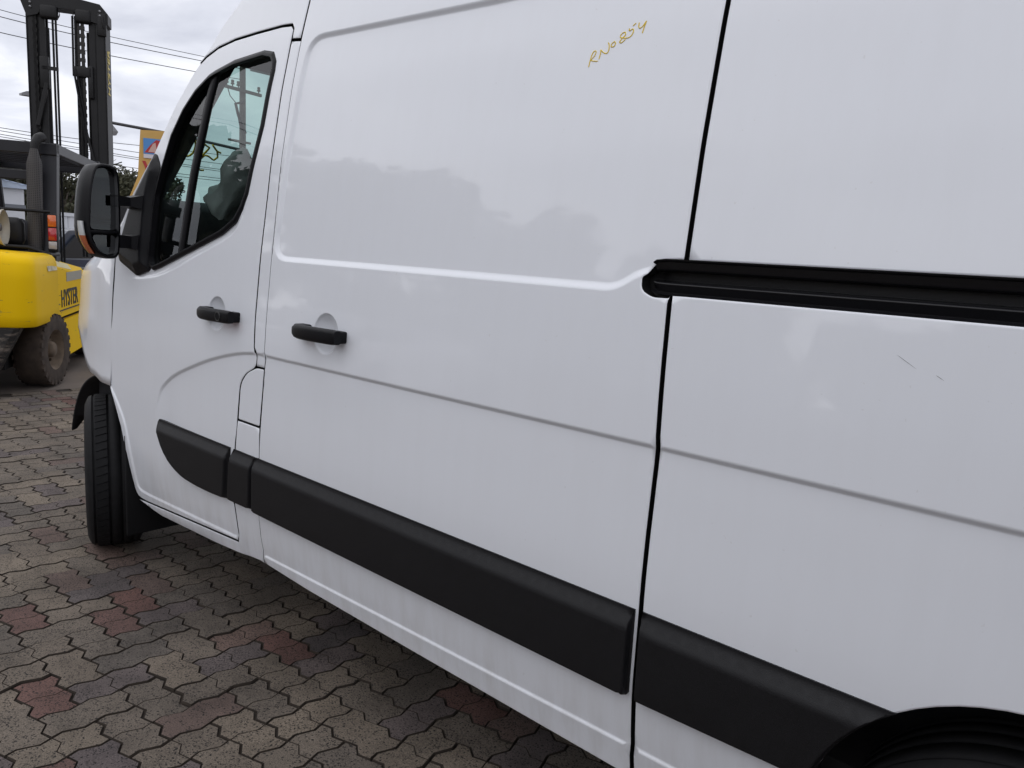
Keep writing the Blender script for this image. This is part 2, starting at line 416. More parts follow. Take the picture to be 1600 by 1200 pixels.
    if dark:
        mats = [mats, RUBBER]; me.polygons.foreach_set('material_index', [0]*len(F)+[1]*(len(faces)-len(F)))
    me.normals_split_custom_set_from_vertices(norms)
    return link(name, me, mats, parent)

# ------------------------------------------------------------------ ground: pavement of zig-zag concrete pavers
def paver_mat(name, cols, attr=False):
    m, t, p = mat(name)
    g = N(t, 'ShaderNodeNewGeometry')
    if attr:
        ra = N(t, 'ShaderNodeAttribute'); ra.attribute_name = 'rnd'; rnd = ra.outputs['Fac']
    else:
        oi = N(t, 'ShaderNodeObjectInfo'); rnd = oi.outputs['Random']
    rp = N(t, 'ShaderNodeValToRGB'); els = rp.color_ramp.elements
    while len(els) < len(cols): els.new(.5)
    for i, c in enumerate(cols): els[i].position = i/(len(cols)-1) if len(cols) > 1 else 0; els[i].color = (*c, 1)
    rp.color_ramp.interpolation = 'LINEAR'
    t.links.new(rnd, rp.inputs[0])
    # broad wear and staining
    n0 = N(t, 'ShaderNodeTexNoise'); n0.inputs['Scale'].default_value = 3.5; n0.inputs['Detail'].default_value = 8; n0.inputs['Roughness'].default_value = .65
    t.links.new(g.outputs['Position'], n0.inputs['Vector'])
    m0 = N(t, 'ShaderNodeMapRange'); m0.inputs[1].default_value = .3; m0.inputs[2].default_value = .7; m0.inputs[3].default_value = .62; m0.inputs[4].default_value = 1.38
    t.links.new(n0.outputs['Fac'], m0.inputs[0])
    x0 = N(t, 'ShaderNodeMix', data_type='RGBA', blend_type='MULTIPLY'); x0.inputs[0].default_value = 1
    t.links.new(rp.outputs[0], x0.inputs[6]); t.links.new(m0.outputs[0], x0.inputs[7])
    # exposed aggregate: dark pits and pale grains
    v1 = N(t, 'ShaderNodeTexVoronoi'); v1.inputs['Scale'].default_value = 135; v1.inputs['Randomness'].default_value = 1
    n3 = N(t, 'ShaderNodeTexNoise'); n3.inputs['Scale'].default_value = 90; n3.inputs['Detail'].default_value = 3
    wv = N(t, 'ShaderNodeMix', data_type='VECTOR'); wv.inputs[0].default_value = .012
    t.links.new(g.outputs['Position'], n3.inputs['Vector']); t.links.new(g.outputs['Position'], wv.inputs[4]); t.links.new(n3.outputs['Color'], wv.inputs[5])
    t.links.new(wv.outputs[1], v1.inputs['Vector'])
    d1 = N(t, 'ShaderNodeMapRange'); d1.inputs[1].default_value = .22; d1.inputs[2].default_value = .46
    t.links.new(v1.outputs['Distance'], d1.inputs[0])
    vs = N(t, 'ShaderNodeSeparateColor'); t.links.new(v1.outputs['Color'], vs.inputs[0])
    th = N(t, 'ShaderNodeMath', operation='LESS_THAN'); t.links.new(vs.outputs[0], th.inputs[0]); dn = N(t, 'ShaderNodeMapRange'); dn.inputs[1].default_value = .35; dn.inputs[2].default_value = .65; dn.inputs[3].default_value = .25; dn.inputs[4].default_value = .85
    n9 = N(t, 'ShaderNodeTexNoise'); n9.inputs['Scale'].default_value = 9; t.links.new(g.outputs['Position'], n9.inputs['Vector']); t.links.new(n9.outputs['Fac'], dn.inputs[0]); t.links.new(dn.outputs[0], th.inputs[1])
    iv = N(t, 'ShaderNodeMath', operation='SUBTRACT'); iv.inputs[0].default_value = 1; t.links.new(d1.outputs[0], iv.inputs[1])
    pit = N(t, 'ShaderNodeMath', operation='MULTIPLY'); t.links.new(iv.outputs[0], pit.inputs[0]); t.links.new(th.outputs[0], pit.inputs[1])
    x1 = N(t, 'ShaderNodeMix', data_type='RGBA'); t.links.new(pit.outputs[0], x1.inputs[0]); t.links.new(x0.outputs[2], x1.inputs[6]); x1.inputs[7].default_value = (.010, .009, .009, 1)
    v2 = N(t, 'ShaderNodeTexNoise'); v2.inputs['Scale'].default_value = 260; v2.inputs['Detail'].default_value = 2
    t.links.new(g.outputs['Position'], v2.inputs['Vector'])
    m2 = N(t, 'ShaderNodeMapRange'); m2.inputs[1].default_value = .35; m2.inputs[2].default_value = .68; m2.inputs[3].default_value = .7; m2.inputs[4].default_value = 1.45
    t.links.new(v2.outputs['Fac'], m2.inputs[0])
    x2 = N(t, 'ShaderNodeMix', data_type='RGBA', blend_type='MULTIPLY'); x2.inputs[0].default_value = 1
    t.links.new(x1.outputs[2], x2.inputs[6]); t.links.new(m2.outputs[0], x2.inputs[7]); t.links.new(x2.outputs[2], p.inputs['Base Color'])
    p.inputs['Roughness'].default_value = .8; p.inputs['Specular IOR Level'].default_value = .35
    hgt = N(t, 'ShaderNodeMath', operation='SUBTRACT'); t.links.new(v2.outputs['Fac'], hgt.inputs[0]); t.links.new(pit.outputs[0], hgt.inputs[1])
    b = N(t, 'ShaderNodeBump'); b.inputs['Strength'].default_value = .6; b.inputs['Distance'].default_value = .002
    t.links.new(hgt.outputs[0], b.inputs['Height']); t.links.new(b.outputs[0], p.inputs['Normal'])
    return m
PV_SETS = dict(grey=[(.118, .097, .078), (.150, .122, .094), (.094, .080, .069), (.130, .105, .082), (.106, .089, .074)],
               purple=[(.088, .072, .071), (.104, .083, .078), (.080, .067, .065)],
               red=[(.112, .060, .050), (.098, .058, .050)],
               brown=[(.105, .075, .064), (.12, .082, .068)])
PV = {k_: paver_mat('paver_'+k_, v) for k_, v in PV_SETS.items()}
PVF = {k_: paver_mat('far_paver_'+k_, v, True) for k_, v in PV_SETS.items()}
SOIL = simple('joint_soil', (.030, .022, .016), .95, var=.35, vscale=18)
CONC = simple('yard_ground', (.125, .102, .085), .9, var=.3, vscale=1.3, bump=.4, bscale=60)

me = bpy.data.meshes.new('ground')
GX = [(-400, -400), (400, -400), (400, 400), (-400, 400)]
bmv = [(x, y, -.03) for x, y in GX]
me.from_pydata(bmv, [], [(0, 1, 2, 3)])
tag(link('ground', me, CONC), kind='structure')
UM = .1183                                     # paver module (half a paver)
OX, OY = -2.857, .930
pave = MB(); pave.add([(-7.62, -2.6, -.0095), (2.2, -2.6, -.0095), (2.2, 4.4, -.0095), (-7.62, 4.4, -.0095)], [(0, 1, 2, 3)])
pave.add([(-14, -2.6, -.006), (-7.62, -2.6, -.006), (-7.62, 9, -.006), (-14, 9, -.006)], [(0, 1, 2, 3)], 1)
PAVEMENT = pave.build('pavement', [SOIL, CONC]); tag(PAVEMENT, kind='structure')

def wav_x(t): return np.interp(t, [0, .34, .64, 1], [0, .10, -.10, 0])       # along x, offset in y
TX, TXR, TY = [0, .34, .64], [0, .36, .66], [0, .27, .73]
def wav_y(t): return np.interp(t, [0, .27, .73, 1], [0, -.085, .085, 0])       # along y, offset in x
def paver_outline(orient):
    """corner at 0,0; unit cells; zig-zag edges, counter-clockwise"""
    a, b = (2, 1) if orient == 'x' else (1, 2); P = []
    for i in range(a): P += [(i+t, float(wav_x(t))) for t in TX]
    for j in range(b): P += [(a+float(wav_y(t)), j+t) for t in TY]
    for i in range(a)[::-1]: P += [(i+1-t, b+float(wav_x(1-t))) for t in TXR]
    for j in range(b)[::-1]: P += [(float(wav_y(1-t)), j+1-t) for t in TY]
    return [(x*UM, y*UM) for x, y in P]
def inset(P, d):
    P = np.array(P); T1 = P-np.roll(P, 1, 0); T2 = np.roll(P, -1, 0)-P
    T1 /= np.linalg.norm(T1, axis=1)[:, None]; T2 /= np.linalg.norm(T2, axis=1)[:, None]
    n1 = np.c_[-T1[:, 1], T1[:, 0]]; n2 = np.c_[-T2[:, 1], T2[:, 0]]; n = n1+n2; n /= np.maximum((n*n1).sum(1), .4)[:, None]*np.linalg.norm(n, axis=1)[:, None]
    return P+n*d
def paver_geo(orient):
    O = paver_outline(orient); r0 = inset(O, .0026); r1 = inset(O, .0052); n = len(O)
    vs = [(x, y, -.014) for x, y in r0]+[(x, y, -.007) for x, y in r0]+[(x, y, 0) for x, y in r1]
    fs = []
    for i in range(n):
        j = (i+1) % n; fs += [(i, j, n+j, n+i), (n+i, n+j, 2*n+j, 2*n+i)]
    fs.append(tuple(range(2*n, 3*n))); return vs, fs      # flanks first, the worn top last
def inset_var(P, D):
    """inset a polygon with its own distance for every edge (edge i runs from point i to i+1)"""
    P = np.array(P); n = len(P); out = []
    for i in range(n):
        a = P[i]-P[i-1]; b = P[(i+1) % n]-P[i]; a = a/np.linalg.norm(a); b = b/np.linalg.norm(b)
        n1 = np.array([-a[1], a[0]]); n2 = np.array([-b[1], b[0]]); d1, d2 = D[i-1], D[i]; det = n1[0]*n2[1]-n1[1]*n2[0]
        if abs(det) < .25: out.append(P[i]+(n1+n2)/np.linalg.norm(n1+n2)*(d1+d2)/2)
        else: out.append(P[i]+np.linalg.solve(np.array([n1, n2]), np.array([d1, d2])))
    return np.array(out)
def unit_cell(i, j):
    P = [(i+t, j+float(wav_x(t))) for t in TX]+[(i+1+float(wav_y(t)), j+t) for t in TY]
    P += [(i+1-t, j+1+float(wav_x(1-t))) for t in TXR]+[(i+float(wav_y(1-t)), j+1-t) for t in TY]
    return [(x*UM, y*UM) for x, y in P]
def grooved_geo(orient):
    vs = []; fs = []
    for c, (i, j) in enumerate([(0, 0), (1, 0)] if orient == 'x' else [(0, 0), (0, 1)]):
        O = unit_cell(i, j); sh = (range(3, 6) if c == 0 else range(9, 12)) if orient == 'x' else (range(6, 9) if c == 0 else range(0, 3))
        D0 = [0.0 if e in sh else .0026 for e in range(12)]; D1 = [.0019 if e in sh else .0052 for e in range(12)]
        r0, r1 = inset_var(O, D0), inset_var(O, D1); b = len(vs); shv = {e for e in sh} | {(e+1) % 12 for e in sh}
        vs += [(x, y, -.014) for x, y in r0]+[(x, y, -.004 if k_ in shv else -.007) for k_, (x, y) in enumerate(r0)]+[(x, y, 0) for x, y in r1]
        for k_ in range(12):
            q = (k_+1) % 12
            if k_ not in sh: fs.append((b+k_, b+q, b+12+q, b+12+k_))
            fs.append((b+12+k_, b+12+q, b+24+q, b+24+k_))
        tops.append(tuple(range(b+24, b+36)))
    return vs, fs
GEO = {}
for o in 'xy':
    v_, f_ = paver_geo(o); GEO[o, 0] = (v_, f_, [1]*(len(f_)-1)+[0])
    tops = []; v_, f_ = grooved_geo(o); GEO[o, 1] = (v_, f_+tops, [1]*len(f_)+[0, 0])
PM = {}
for (o, gv), (v_, f_, m_) in GEO.items():
    for c in PV:
        mb_ = MB(); mb_.add(v_, f_); mb_.m = list(m_); PM[o, gv, c] = mb_.mesh('paver', False); PM[o, gv, c].materials.append(PV[c]); PM[o, gv, c].materials.append(SOIL)
cells = []
REDS = [(-2.96, 1.205), (-2.85, 1.09), (-2.56, .74), (-2.25, 1.445), (-2.12, .64), (-3.13, .80), (-1.62, 1.75)]
BROWNS = [(-3.36, 1.49), (-3.15, 1.36), (-3.40, 1.14), (-5.1, 1.72), (-4.3, 1.5)]
rp = random.Random(11)
for i in range(-41, 43):
    for j in range(-30, 30):
        s_ = (i+j) % 4
        if s_ not in (0, 2): continue
        o = 'x' if s_ == 0 else 'y'
        x, y = OX+i*UM, OY+j*UM; cx, cy = x+(UM if o == 'x' else UM/2), y+(UM/2 if o == 'x' else UM)
        if not (-7.6 < x and x+2*UM < 2.2 and -2.5 < y and cy < 4.3): continue
        u = rp.random(); c = 'grey' if u < .74 else 'purple' if u < .93 else 'brown' if u < .985 else 'red'
        if c == 'red' and cx > -5: c = 'grey'
        dz = rp.gauss(0, .0014); tx = rp.gauss(0, .006); ty = rp.gauss(0, .006)
        # where it lands in the photo's view and how large it shows there
        dv = Vector((cx, cy, 0))-CAM; dep = dv.dot(CF); px, py = (dv.dot(CR)/dep, dv.dot(CU)/dep) if dep > .1 else (9, 9)
        vis = dep > .1 and abs(px) < .70 and abs(py) < .53 and not (cx > -3.5 and cy > 1.62) and cy < 2.9
        show = (1.45/dep**3) if vis else 0
        cells.append([x, y, o, c, dz, tx, ty, show, cx, cy])
for rx, ry in REDS:
    b = min(cells, key=lambda q: (q[8]-rx)**2+(q[9]-ry)**2); b[3] = 'red'
for rx, ry in BROWNS:
    b = min(cells, key=lambda q: (q[8]-rx)**2+(q[9]-ry)**2); b[3] = 'brown'
cells.sort(key=lambda q: -q[7])
for q in cells[:300]:
    o = bpy.data.objects.new('paver', PM[q[2], 1 if rp.random() < .62 else 0, q[3]]); COL.objects.link(o); o.parent = PAVEMENT
    o.location = (q[0], q[1], q[4]); o.rotation_euler = (q[5], q[6], rp.gauss(0, .004))
far = MB(); rv = []
for q in cells[300:]:
    vs, fs, fm = GEO[q[2], 1 if rp.random() < .5 else 0]; b = [(q[0]+v[0], q[1]+v[1], v[2]+q[4]+v[0]*q[6]+v[1]*q[5]) for v in vs]
    far.add(b, fs, ['grey', 'purple', 'red', 'brown'].index(q[3])); far.m[-len(fs):] = [4 if k_ else far.m[-1] for k_ in fm]; rv += [rp.random()]*len(fs)
fo = far.build('distant_paving', [PVF['grey'], PVF['purple'], PVF['red'], PVF['brown'], SOIL], PAVEMENT, False); tag(fo, kind='stuff')
at = fo.data.attributes.new('rnd', 'FLOAT', 'FACE'); at.data.foreach_set('value', rv)

# ------------------------------------------------------------------ the white van
VAN = empty('delivery_van', (-1.8, MID, 0), 0, 'white high roof panel van with black rub strips, seen close along its sliding door', 'van')
class _P: pass
def vp(o):                                     # keep world coordinates while parented to the van
    return o
VI = Matrix.Translation((1.8, -MID, 0))
def vadopt(o, parent=None):
    o.parent = parent or VAN
    if parent is None: o.matrix_parent_inverse = VI
    return o
G = .0040                                      # half a shut line
WIN = [(-2.457, 2.079), (-2.393, 2.066), (-2.366, 2.032), (-2.361, 2.0), (-2.37, 1.821), (-2.397, 1.682), (-2.413, 1.598), (-2.437, 1.549), (-2.475, 1.504), (-2.561, 1.46), (-2.779, 1.392), (-3.009, 1.322), (-3.065, 1.308), (-3.098, 1.318), (-3.114, 1.353), (-3.114, 1.437), (-3.111, 1.603), (-3.078, 1.705), (-3.036, 1.83), (-2.967, 1.925), (-2.894, 1.992), (-2.814, 2.035), (-2.772, 2.046), (-2.647, 2.069)]
WIN = ccw(WIN)
def shrink(poly, d): return [tuple(q) for q in inset(ccw(resample(poly, .03)), d)]
DOOR_REAR = [(-2.308, 2.128), (-2.304, 1.994), (-2.302, 1.81), (-2.300, 1.605), (-2.303, 1.377), (-2.303, 1.188), (-2.299, 1.098), (-2.291, 1.075), (-2.294, 1.036), (-2.318, 1.018), (-2.355, .998), (-2.385, .961), (-2.392, .90), (-2.396, .80), (-2.406, .733), (-2.421, .566), (-2.414, .498), (-2.410, .395)]
DOOR_TOP = [(-2.325, 2.142), (-2.382, 2.147), (-2.539, 2.146), (-2.68, 2.142), (-2.79, 2.128), (-2.865, 2.104), (-2.906, 2.082)]
DOOR_FRONT = [(-2.942, 2.053), (-3.041, 1.935), (-3.155, 1.770), (-3.324, 1.595), (-3.405, 1.46), (-3.428, 1.347), (-3.424, 1.24), (-3.430, 1.077), (-3.462, .90), (-3.470, .845), (-3.452, .80), (-3.40, .735), (-3.335, .63), (-3.29, .52), (-3.272, .435)]
DOOR = spline(DOOR_REAR, .012) + fillet([(-3.272, .435), (-3.262, .338), (-3.19, .332), (-2.41, .388)], [0, .04, .03, 0], closed=False)[::-1] + DOOR_FRONT[::-1][1:] + DOOR_TOP[::-1]
door = vadopt(panel('front_door', [tuple(q) for q in inset(ccw(resample(DOOR, .014)), G)], None, PAINT, step=.014, dark=True, holes=[shrink(WIN, .012)]))

# window seal: black surround, then the two panes and the divider bar
def Yseal(x, z):
    Q = np.c_[x, z]; d = dist_poly(Q, WIN); return Y(x, z, False) - .006*smooth01(d/.01) + .014*smooth01((d-.024)/.014)
SEAL_IN = shrink(WIN, .034)
vadopt(panel('window_seal', WIN, None, MIRPL, holes=[SEAL_IN], yf=Yseal, grid=.05, feats=None, thick=.02, rim=0, step=.012, insets=(.004, .008, .0125, .017)), door)
def Yglass(x, z): return Y(x, z, False)+.016
DIVX = lambda z: np.interp(z, [1.40, 1.59, 2.04], [-2.872, -2.85, -2.79])
front_p = [p for p in SEAL_IN if p[0] < DIVX(p[1])]; rear_p = [p for p in SEAL_IN if p[0] >= DIVX(p[1])]
gl_ = panel('window_pane', SEAL_IN, None, GLASS, yf=Yglass, grid=.08, feats=None, thick=0, rim=0); vadopt(gl_, door)
dv = MB()
zs = np.linspace(1.375, 2.045, 14)
for off, mi in ((0, 0),):
    rings = [[(DIVX(z)+a, float(Yglass(np.array([DIVX(z)]), np.array([z]))[0])+b, z) for a, b in ((-.015, .01), (-.018, -.007), (-.010, -.011), (.010, -.011), (.018, -.007), (.015, .01))] for z in zs]
    dv.loft(rings, 0)
vadopt(dv.build('divider_bar', MIRPL), door)

# mirror sail (black triangle ahead of the window)
SAIL = [(-3.124, 1.755), (-3.150, 1.762), (-3.30, 1.592), (-3.345, 1.50), (-3.398, 1.362), (-3.38, 1.33), (-3.205, 1.278), (-3.095, 1.306), (-3.106, 1.36), (-3.106, 1.603), (-3.074, 1.705)]
SAIL = fillet(SAIL, [.01, .01, .04, .05, .03, .02, .012, .03, .02, .05, .05])
def Ysail(x, z):
    Q = np.c_[x, z]; d = dist_poly(Q, SAIL); return Y(x, z, False) - .004 - .020*smooth01(d/.05)
vadopt(panel('mirror_sail', SAIL, None, MIRPL, yf=Ysail, grid=.02, feats=off_points(SAIL, [.004, .012, .024, .036, .05], closed=True), thick=.02, rim=.002), door)

# B-pillar, filler flap, lower pillar, upper body
SFX = .0028
SF = [(-2.262, 2.46), (-2.253, 2.25), (-2.248, 2.09), (-2.245, 1.927), (-2.243, 1.746), (-2.237, 1.401), (-2.236, 1.09), (-2.241, 1.027), (-2.249, .766), (-2.256, .541), (-2.257, .45), (-2.25, .352)]
PIL = [(p[0]+2*G-.004, p[1]) for p in DOOR_REAR[1:9]] + [(-2.242, 1.036)] + [p for p in SF[::-1] if 1.05 < p[1] < 2.08] + [(-2.2485, 2.082), (-2.302, 2.088)]
vadopt(panel('pillar_panel', shrink(PIL, .0008), None, PAINT, dark=True, grid=.05))
FLAP = fillet([(-2.289, 1.030), (-2.243, 1.031), (-2.252, .838), (-2.388, .838), (-2.385, .962), (-2.35, 1.004)], [.012, .008, .008, .008, .03, .04])
vadopt(panel('fuel_flap', shrink(FLAP, .0025), None, PAINT, dark=True, grid=.04))
LOW = [(-2.391, .832), (-2.253, .832), (-2.2505, .766), (-2.257, .541), (-2.258, .45), (-2.252, .352), (-2.60, .322), (-3.05, .300), (-3.255, .322), (-3.19, .327), (-2.41, .382), (-2.405, .395), (-2.408, .498), (-2.415, .566), (-2.400, .733)]
vadopt(panel('sill_panel', LOW, None, PAINT, dark=True, grid=.05))
UP = [(-2.268, 2.46), (-2.259, 2.25), (-2.254, 2.093), (-2.302, 2.098), (-2.304, 2.13), (-2.322, 2.150), (-2.382, 2.154), (-2.539, 2.153), (-2.68, 2.149), (-2.792, 2.135), (-2.868, 2.111), (-2.912, 2.088), (-2.855, 2.136), (-2.80, 2.21), (-2.70, 2.30), (-2.58, 2.38), (-2.45, 2.44)]
vadopt(panel('upper_body_panel', UP, None, PAINT, dark=True, grid=.05, thick=.02))

# sliding door with its roller notch
RG = [(-.7665, 2.5), (-.7665, 2.0), (-.7645, 1.6), (-.764, 1.466)]
NOTCH = fillet([(-.768, 1.459), (-.822, 1.455), (-.838, 1.426), (-.848, 1.420), (-.846, 1.396), (-.82, 1.383), (-.782, 1.384)], [.004, .014, .004, .008, .014, .014, .004])
RG2 = [(-.782, 1.37), (-.777, 1.262), (-.768, 1.106), (-.7675, .9), (-.7645, .7), (-.7645, .5), (-.7645, .33)]
SLIDE = SF + [(-2.0, .340), (-1.5, .332), (-.7645, .325)] + RG2[::-1][1:] + NOTCH[::-1] + RG[::-1]
sdoor = vadopt(panel('sliding_door', shrink(SLIDE, G), None, PAINT, dark=True))

# rear body side above and below the rail, with the wheel arch
AX, AZ, AR = -.030, .444, .366
ARCH = [(AX+AR*math.cos(a), AZ+AR*math.sin(a)) for a in np.linspace(math.pi*1.06, -.06*math.pi, 40)]
REAR_LO = [(p[0]+2*G, p[1]) for p in RG2] + [(AX-AR*math.cos(.06*math.pi), .326)] + ARCH + [(AX+AR, .326), (1.05, .33), (1.05, 1.389), (-.783+2*G, 1.389)]
vadopt(panel('side_panel', shrink(ccw(REAR_LO), G*.5), None, PAINT, dark=True))
REAR_UP = [(-.764+2*G, 1.459), (1.05, 1.459), (1.05, 2.5), (-.7665+2*G, 2.5), (-.7665+2*G, 2.0), (-.7645+2*G, 1.6)]
vadopt(panel('side_panel', shrink(ccw(REAR_UP), G*.5), None, PAINT, dark=True))
# black sliding-door rail: a channel pressed into the side
RP = [(.004, 1.4605), (.006, 1.4570), (.013, 1.4550), (.020, 1.4400), (.024, 1.4365), (.055, 1.4350), (.055, 1.4150), (.026, 1.4140), (.015, 1.4125), (.013, 1.4095), (.016, 1.4050), (.024, 1.3920), (.012, 1.3900), (.004, 1.3880)]
rl = MB()
xs = [-.829, -.822, -.80, -.77, -.4, 0, .4, .8, 1.05]
rings = []
for x in xs:
    s_ = 1 if x > -.81 else (.80 if x < -.825 else .93)
    yb = float(Y(np.array([x]), np.array([1.42]), False)[0])
    rings.append([(x, yb+a+.002, 1.4235+(c-1.4235)*s_) for a, c in RP])
rl.loft(rings, 0, closed=False)
RR = rl.build('door_rail', RAILM, None, False); vadopt(RR)
for p_ in RR.data.polygons: p_.use_smooth = False
bv = RR.modifiers.new('bevel', 'BEVEL'); bv.width = .0018; bv.segments = 2; bv.limit_method = 'ANGLE'; bv.angle_limit = R(20)

# fender: rolls over into the bonnet
def fender():
    N_, K = 34, 26; rings = []
    for i in range(N_):
        x = -3.432 - (i/(N_-1))*.86
        zt = np.interp(x, [-4.3, -4.0, -3.7, -3.5, -3.43], [1.30, 1.355, 1.40, 1.46, 1.49]); rr = np.interp(x, [-4.3, -3.75, -3.43], [.13, .12, .10])
        dx_ = x+3.68; ar = .45
        zb = .36+math.sqrt(max(ar*ar-dx_*dx_, 0)) if abs(dx_) < ar else .50
        zb = .81+.16*float(smooth01((-3.68-x)/.4)) if x < -3.68 else max(zb, .792)
        ring = []
        for k_ in range(K):
            t = k_/(K-1)
            if t < .66: z = zb+(zt-rr-zb)*(t/.66); o = 0
            else:
                a = (t-.66)/.34*math.pi/2; z = zt-rr+rr*math.sin(a); o = rr*(1-math.cos(a))*1.25
            y = float(Y(np.array([x]), np.array([z]), False)[0]) + o
            # wheel-arch flare and a soft swage above it
            fl = .028*float(smooth01(1-(z-zb)/.10)); y -= fl*.15
            y += .004*float(smooth01((z-1.02)/.09))*float(smooth01((1.3-z)/.1))*float(smooth01((-3.5-x)/.15))
            ring.append((x, y, z))
        ring.append((x, ring[-1][1]+.35, ring[-1][2]+.03)); ring.append((x, MID, ring[-1][2]+.03))
        lip_ = (ring[0][0]+.004, ring[0][1]+.03, ring[0][2]+.002)
        rings.append([lip_]+ring)
    m = MB(); m.loft(rings, 0, closed=False)
    return m.build('front_fender', PAINT, None)
vadopt(fender())
# black inner arch liner hanging free where the bumper is missing
ln = MB(); rings = []
for a in np.linspace(R(28), R(166), 34):
    rr = .425 if a < R(120) else .425-.022*float(smooth01((a-R(120))/R(40)))
    x, z = -3.68+rr*math.cos(a), .37+rr*math.sin(a)
    yo = 1.415-.020*math.sin(max(0, a-R(90)))
    wd = .42 if a < R(156) else .42*max(.06, .16-(a-R(156))/R(100))
    rings.append([(x, yo, z), (x+.006, yo+.002, z-.006), (x, yo+wd, z), (x, yo+wd, z+.006)])
ln.loft(rings, 0, closed=True, cap0=True, cap1=True)
vadopt(ln.build('wheel_arch_liner', RUBBER))

# rub strips
def strip(outline, z_top=.7305, parent=None, lab=None):
    o = ccw(outline)
    def ys(x, z):
        Q = np.c_[x, z]; d = dist_poly(Q, o)
        h = .024*np.minimum(smooth01(np.maximum(d, 0)/.010+.25), .30+.70*smooth01((z_top-z)/.046))
        return prof(z)-h
    lo, hi = np.min(o, 0), np.max(o, 0)
    gz = np.array([(x, z) for x in np.arange(lo[0], hi[0], .035) for z in z_top-np.array([.006, .012, .018, .024, .03, .036, .042, .048, .056])])
    ob = panel('rub_strip', o, None, BLACKPL, yf=ys, grid=.05, feats=gz, thick=.02, rim=0, step=.016, fmin=.0145, insets=(.0025, .005, .008, .012))
    vadopt(ob, parent); return ob
strip([(-2.429, .7305), (-2.972, .7305)] + spline([(-2.976, .72), (-2.965, .68), (-2.934, .633), (-2.872, .582), (-2.769, .545), (-2.66, .535), (-2.54, .5345)], .03) + [(-2.452, .539), (-2.446, .56), (-2.432, .70)], parent=door)
strip([(-2.268, .730), (-2.404, .7305), (-2.410, .70), (-2.4245, .56), (-2.4235, .541), (-2.283, .543), (-2.2775, .56), (-2.270, .70)])
strip([(-.7725, .7305), (-2.262, .7305), (-2.266, .56), (-2.264, .538), (-.777, .5325), (-.772, .54)], parent=sdoor)
arcx = [(AX-(AR+.0008)*math.cos(a), AZ+(AR+.0008)*math.sin(a)) for a in np.linspace(.245, .90, 24)]
strip([(-.752, .537), (-.746, .533)] + [p for p in arcx if .533 < p[1] < .7305] + [(AX-math.sqrt((AR+.0008)**2-(.7305-AZ)**2), .7305), (-.754, .7315)])

# handles
def handle(cx, cz, half, keyhole, parent):
    m = MB(); yb = lambda x, z: float(Y(np.array([x]), np.array([z]), False)[0])
    rings = []
    for t in np.linspace(-1, 1, 15):
        x = cx+t*half; e_ = 1-max(0, -t)**8*.35-max(0, t)**16*.10
        arch = .040 - (.012*t*t if t < 0 else .004*t*t); hh = .0220*e_; th_ = .014*e_
        zc = cz + .001*t
        y0 = yb(x, zc)-arch
        rings.append([(x, y0-th_*math.copysign(abs(math.cos(a))**.6, math.cos(a)), zc+hh*math.copysign(abs(math.sin(a))**.6, math.sin(a))) for a in np.linspace(0, 2*math.pi, 20, endpoint=False)])
    m.loft(rings, 0, cap0=True, cap1=True)
    for sgn in (-1, 1):
        x0 = cx+sgn*(half-.026); y0 = yb(x0, cz)
        w_ = .024
        m.box((x0-w_, y0-.034, cz-.0175), (x0+w_*(1 if sgn < 0 else .9), y0+.004, cz+(.0205 if sgn < 0 else .0175)), 0, bev=.006)
    ob = m.build('door_handle', MIRPL, None)
    vadopt(ob, parent)
    if keyhole:
        k2 = MB(); x0 = cx+half-.058; y0 = yb(x0, cz)-.0505-.0015
        k2.lathe([(.0165, .008), (.0165, -.002), (.0135, -.002), (.0120, .006), (.004, .007), (.0001, .007)], (x0, y0, cz), (0, 1, 0), 24, 0)
        kb = k2.build('keyhole', simple('keyhole_black', (.006, .006, .006), .4), None); vadopt(kb, parent)
handle(-2.506, 1.187, .117, True, door)
handle(-1.914, 1.186, .115, False, sdoor)

# hand-written number in yellow paint marker
def rn_writing():
    Z = {  # strokes read off the panel, unit: zoomed photo points
     'R': [[(455, 610), (470, 470), (492, 415), (520, 408), (528, 430), (515, 470), (475, 522), (520, 540), (575, 548)]],
     'N': [[(585, 522), (597, 450), (592, 405), (620, 432), (660, 458), (690, 460), (706, 420), (700, 360), (682, 325)]],
     '0': [[(770, 322), (735, 345), (732, 385), (770, 385), (785, 350), (770, 322)]],
     '8': [[(902, 245), (895, 222), (860, 228), (835, 262), (845, 285), (905, 300), (900, 330), (860, 355), (838, 345), (865, 300), (905, 260), (902, 245)]],
     '5': [[(940, 185), (950, 215), (985, 195), (1002, 215), (998, 262), (960, 300), (905, 300)], [(985, 158), (1018, 128)]],
     '4': [[(1062, 130), (1065, 185), (1085, 203), (1115, 185), (1150, 130)], [(1155, 122), (1140, 190), (1130, 272)]]}
    m = MB()
    x0, z0, x1, z1 = -1.076, 1.882, -.944, 1.943          # where R starts and 4 ends on the panel
    for L in Z.values():
        for st in L:
            q = spline([((a-455)/700, (610-b)/490) for a, b in st], .02)
            pts = []
            for a, b in q:
                x = x0+a*(x1-x0)+.004*0; 
                z = z0-.012+b*.082 + 0*(z1-z0)
                pts.append((x, float(Y(np.array([x]), np.array([z]))[0])-.0002, z))
            m.tube(pts, .0012, 5)
    return m.build('painted_number', YMARK, None)
rn = vadopt(rn_writing(), sdoor); rn['label'] = 'yellow handwritten stock number RN0854'
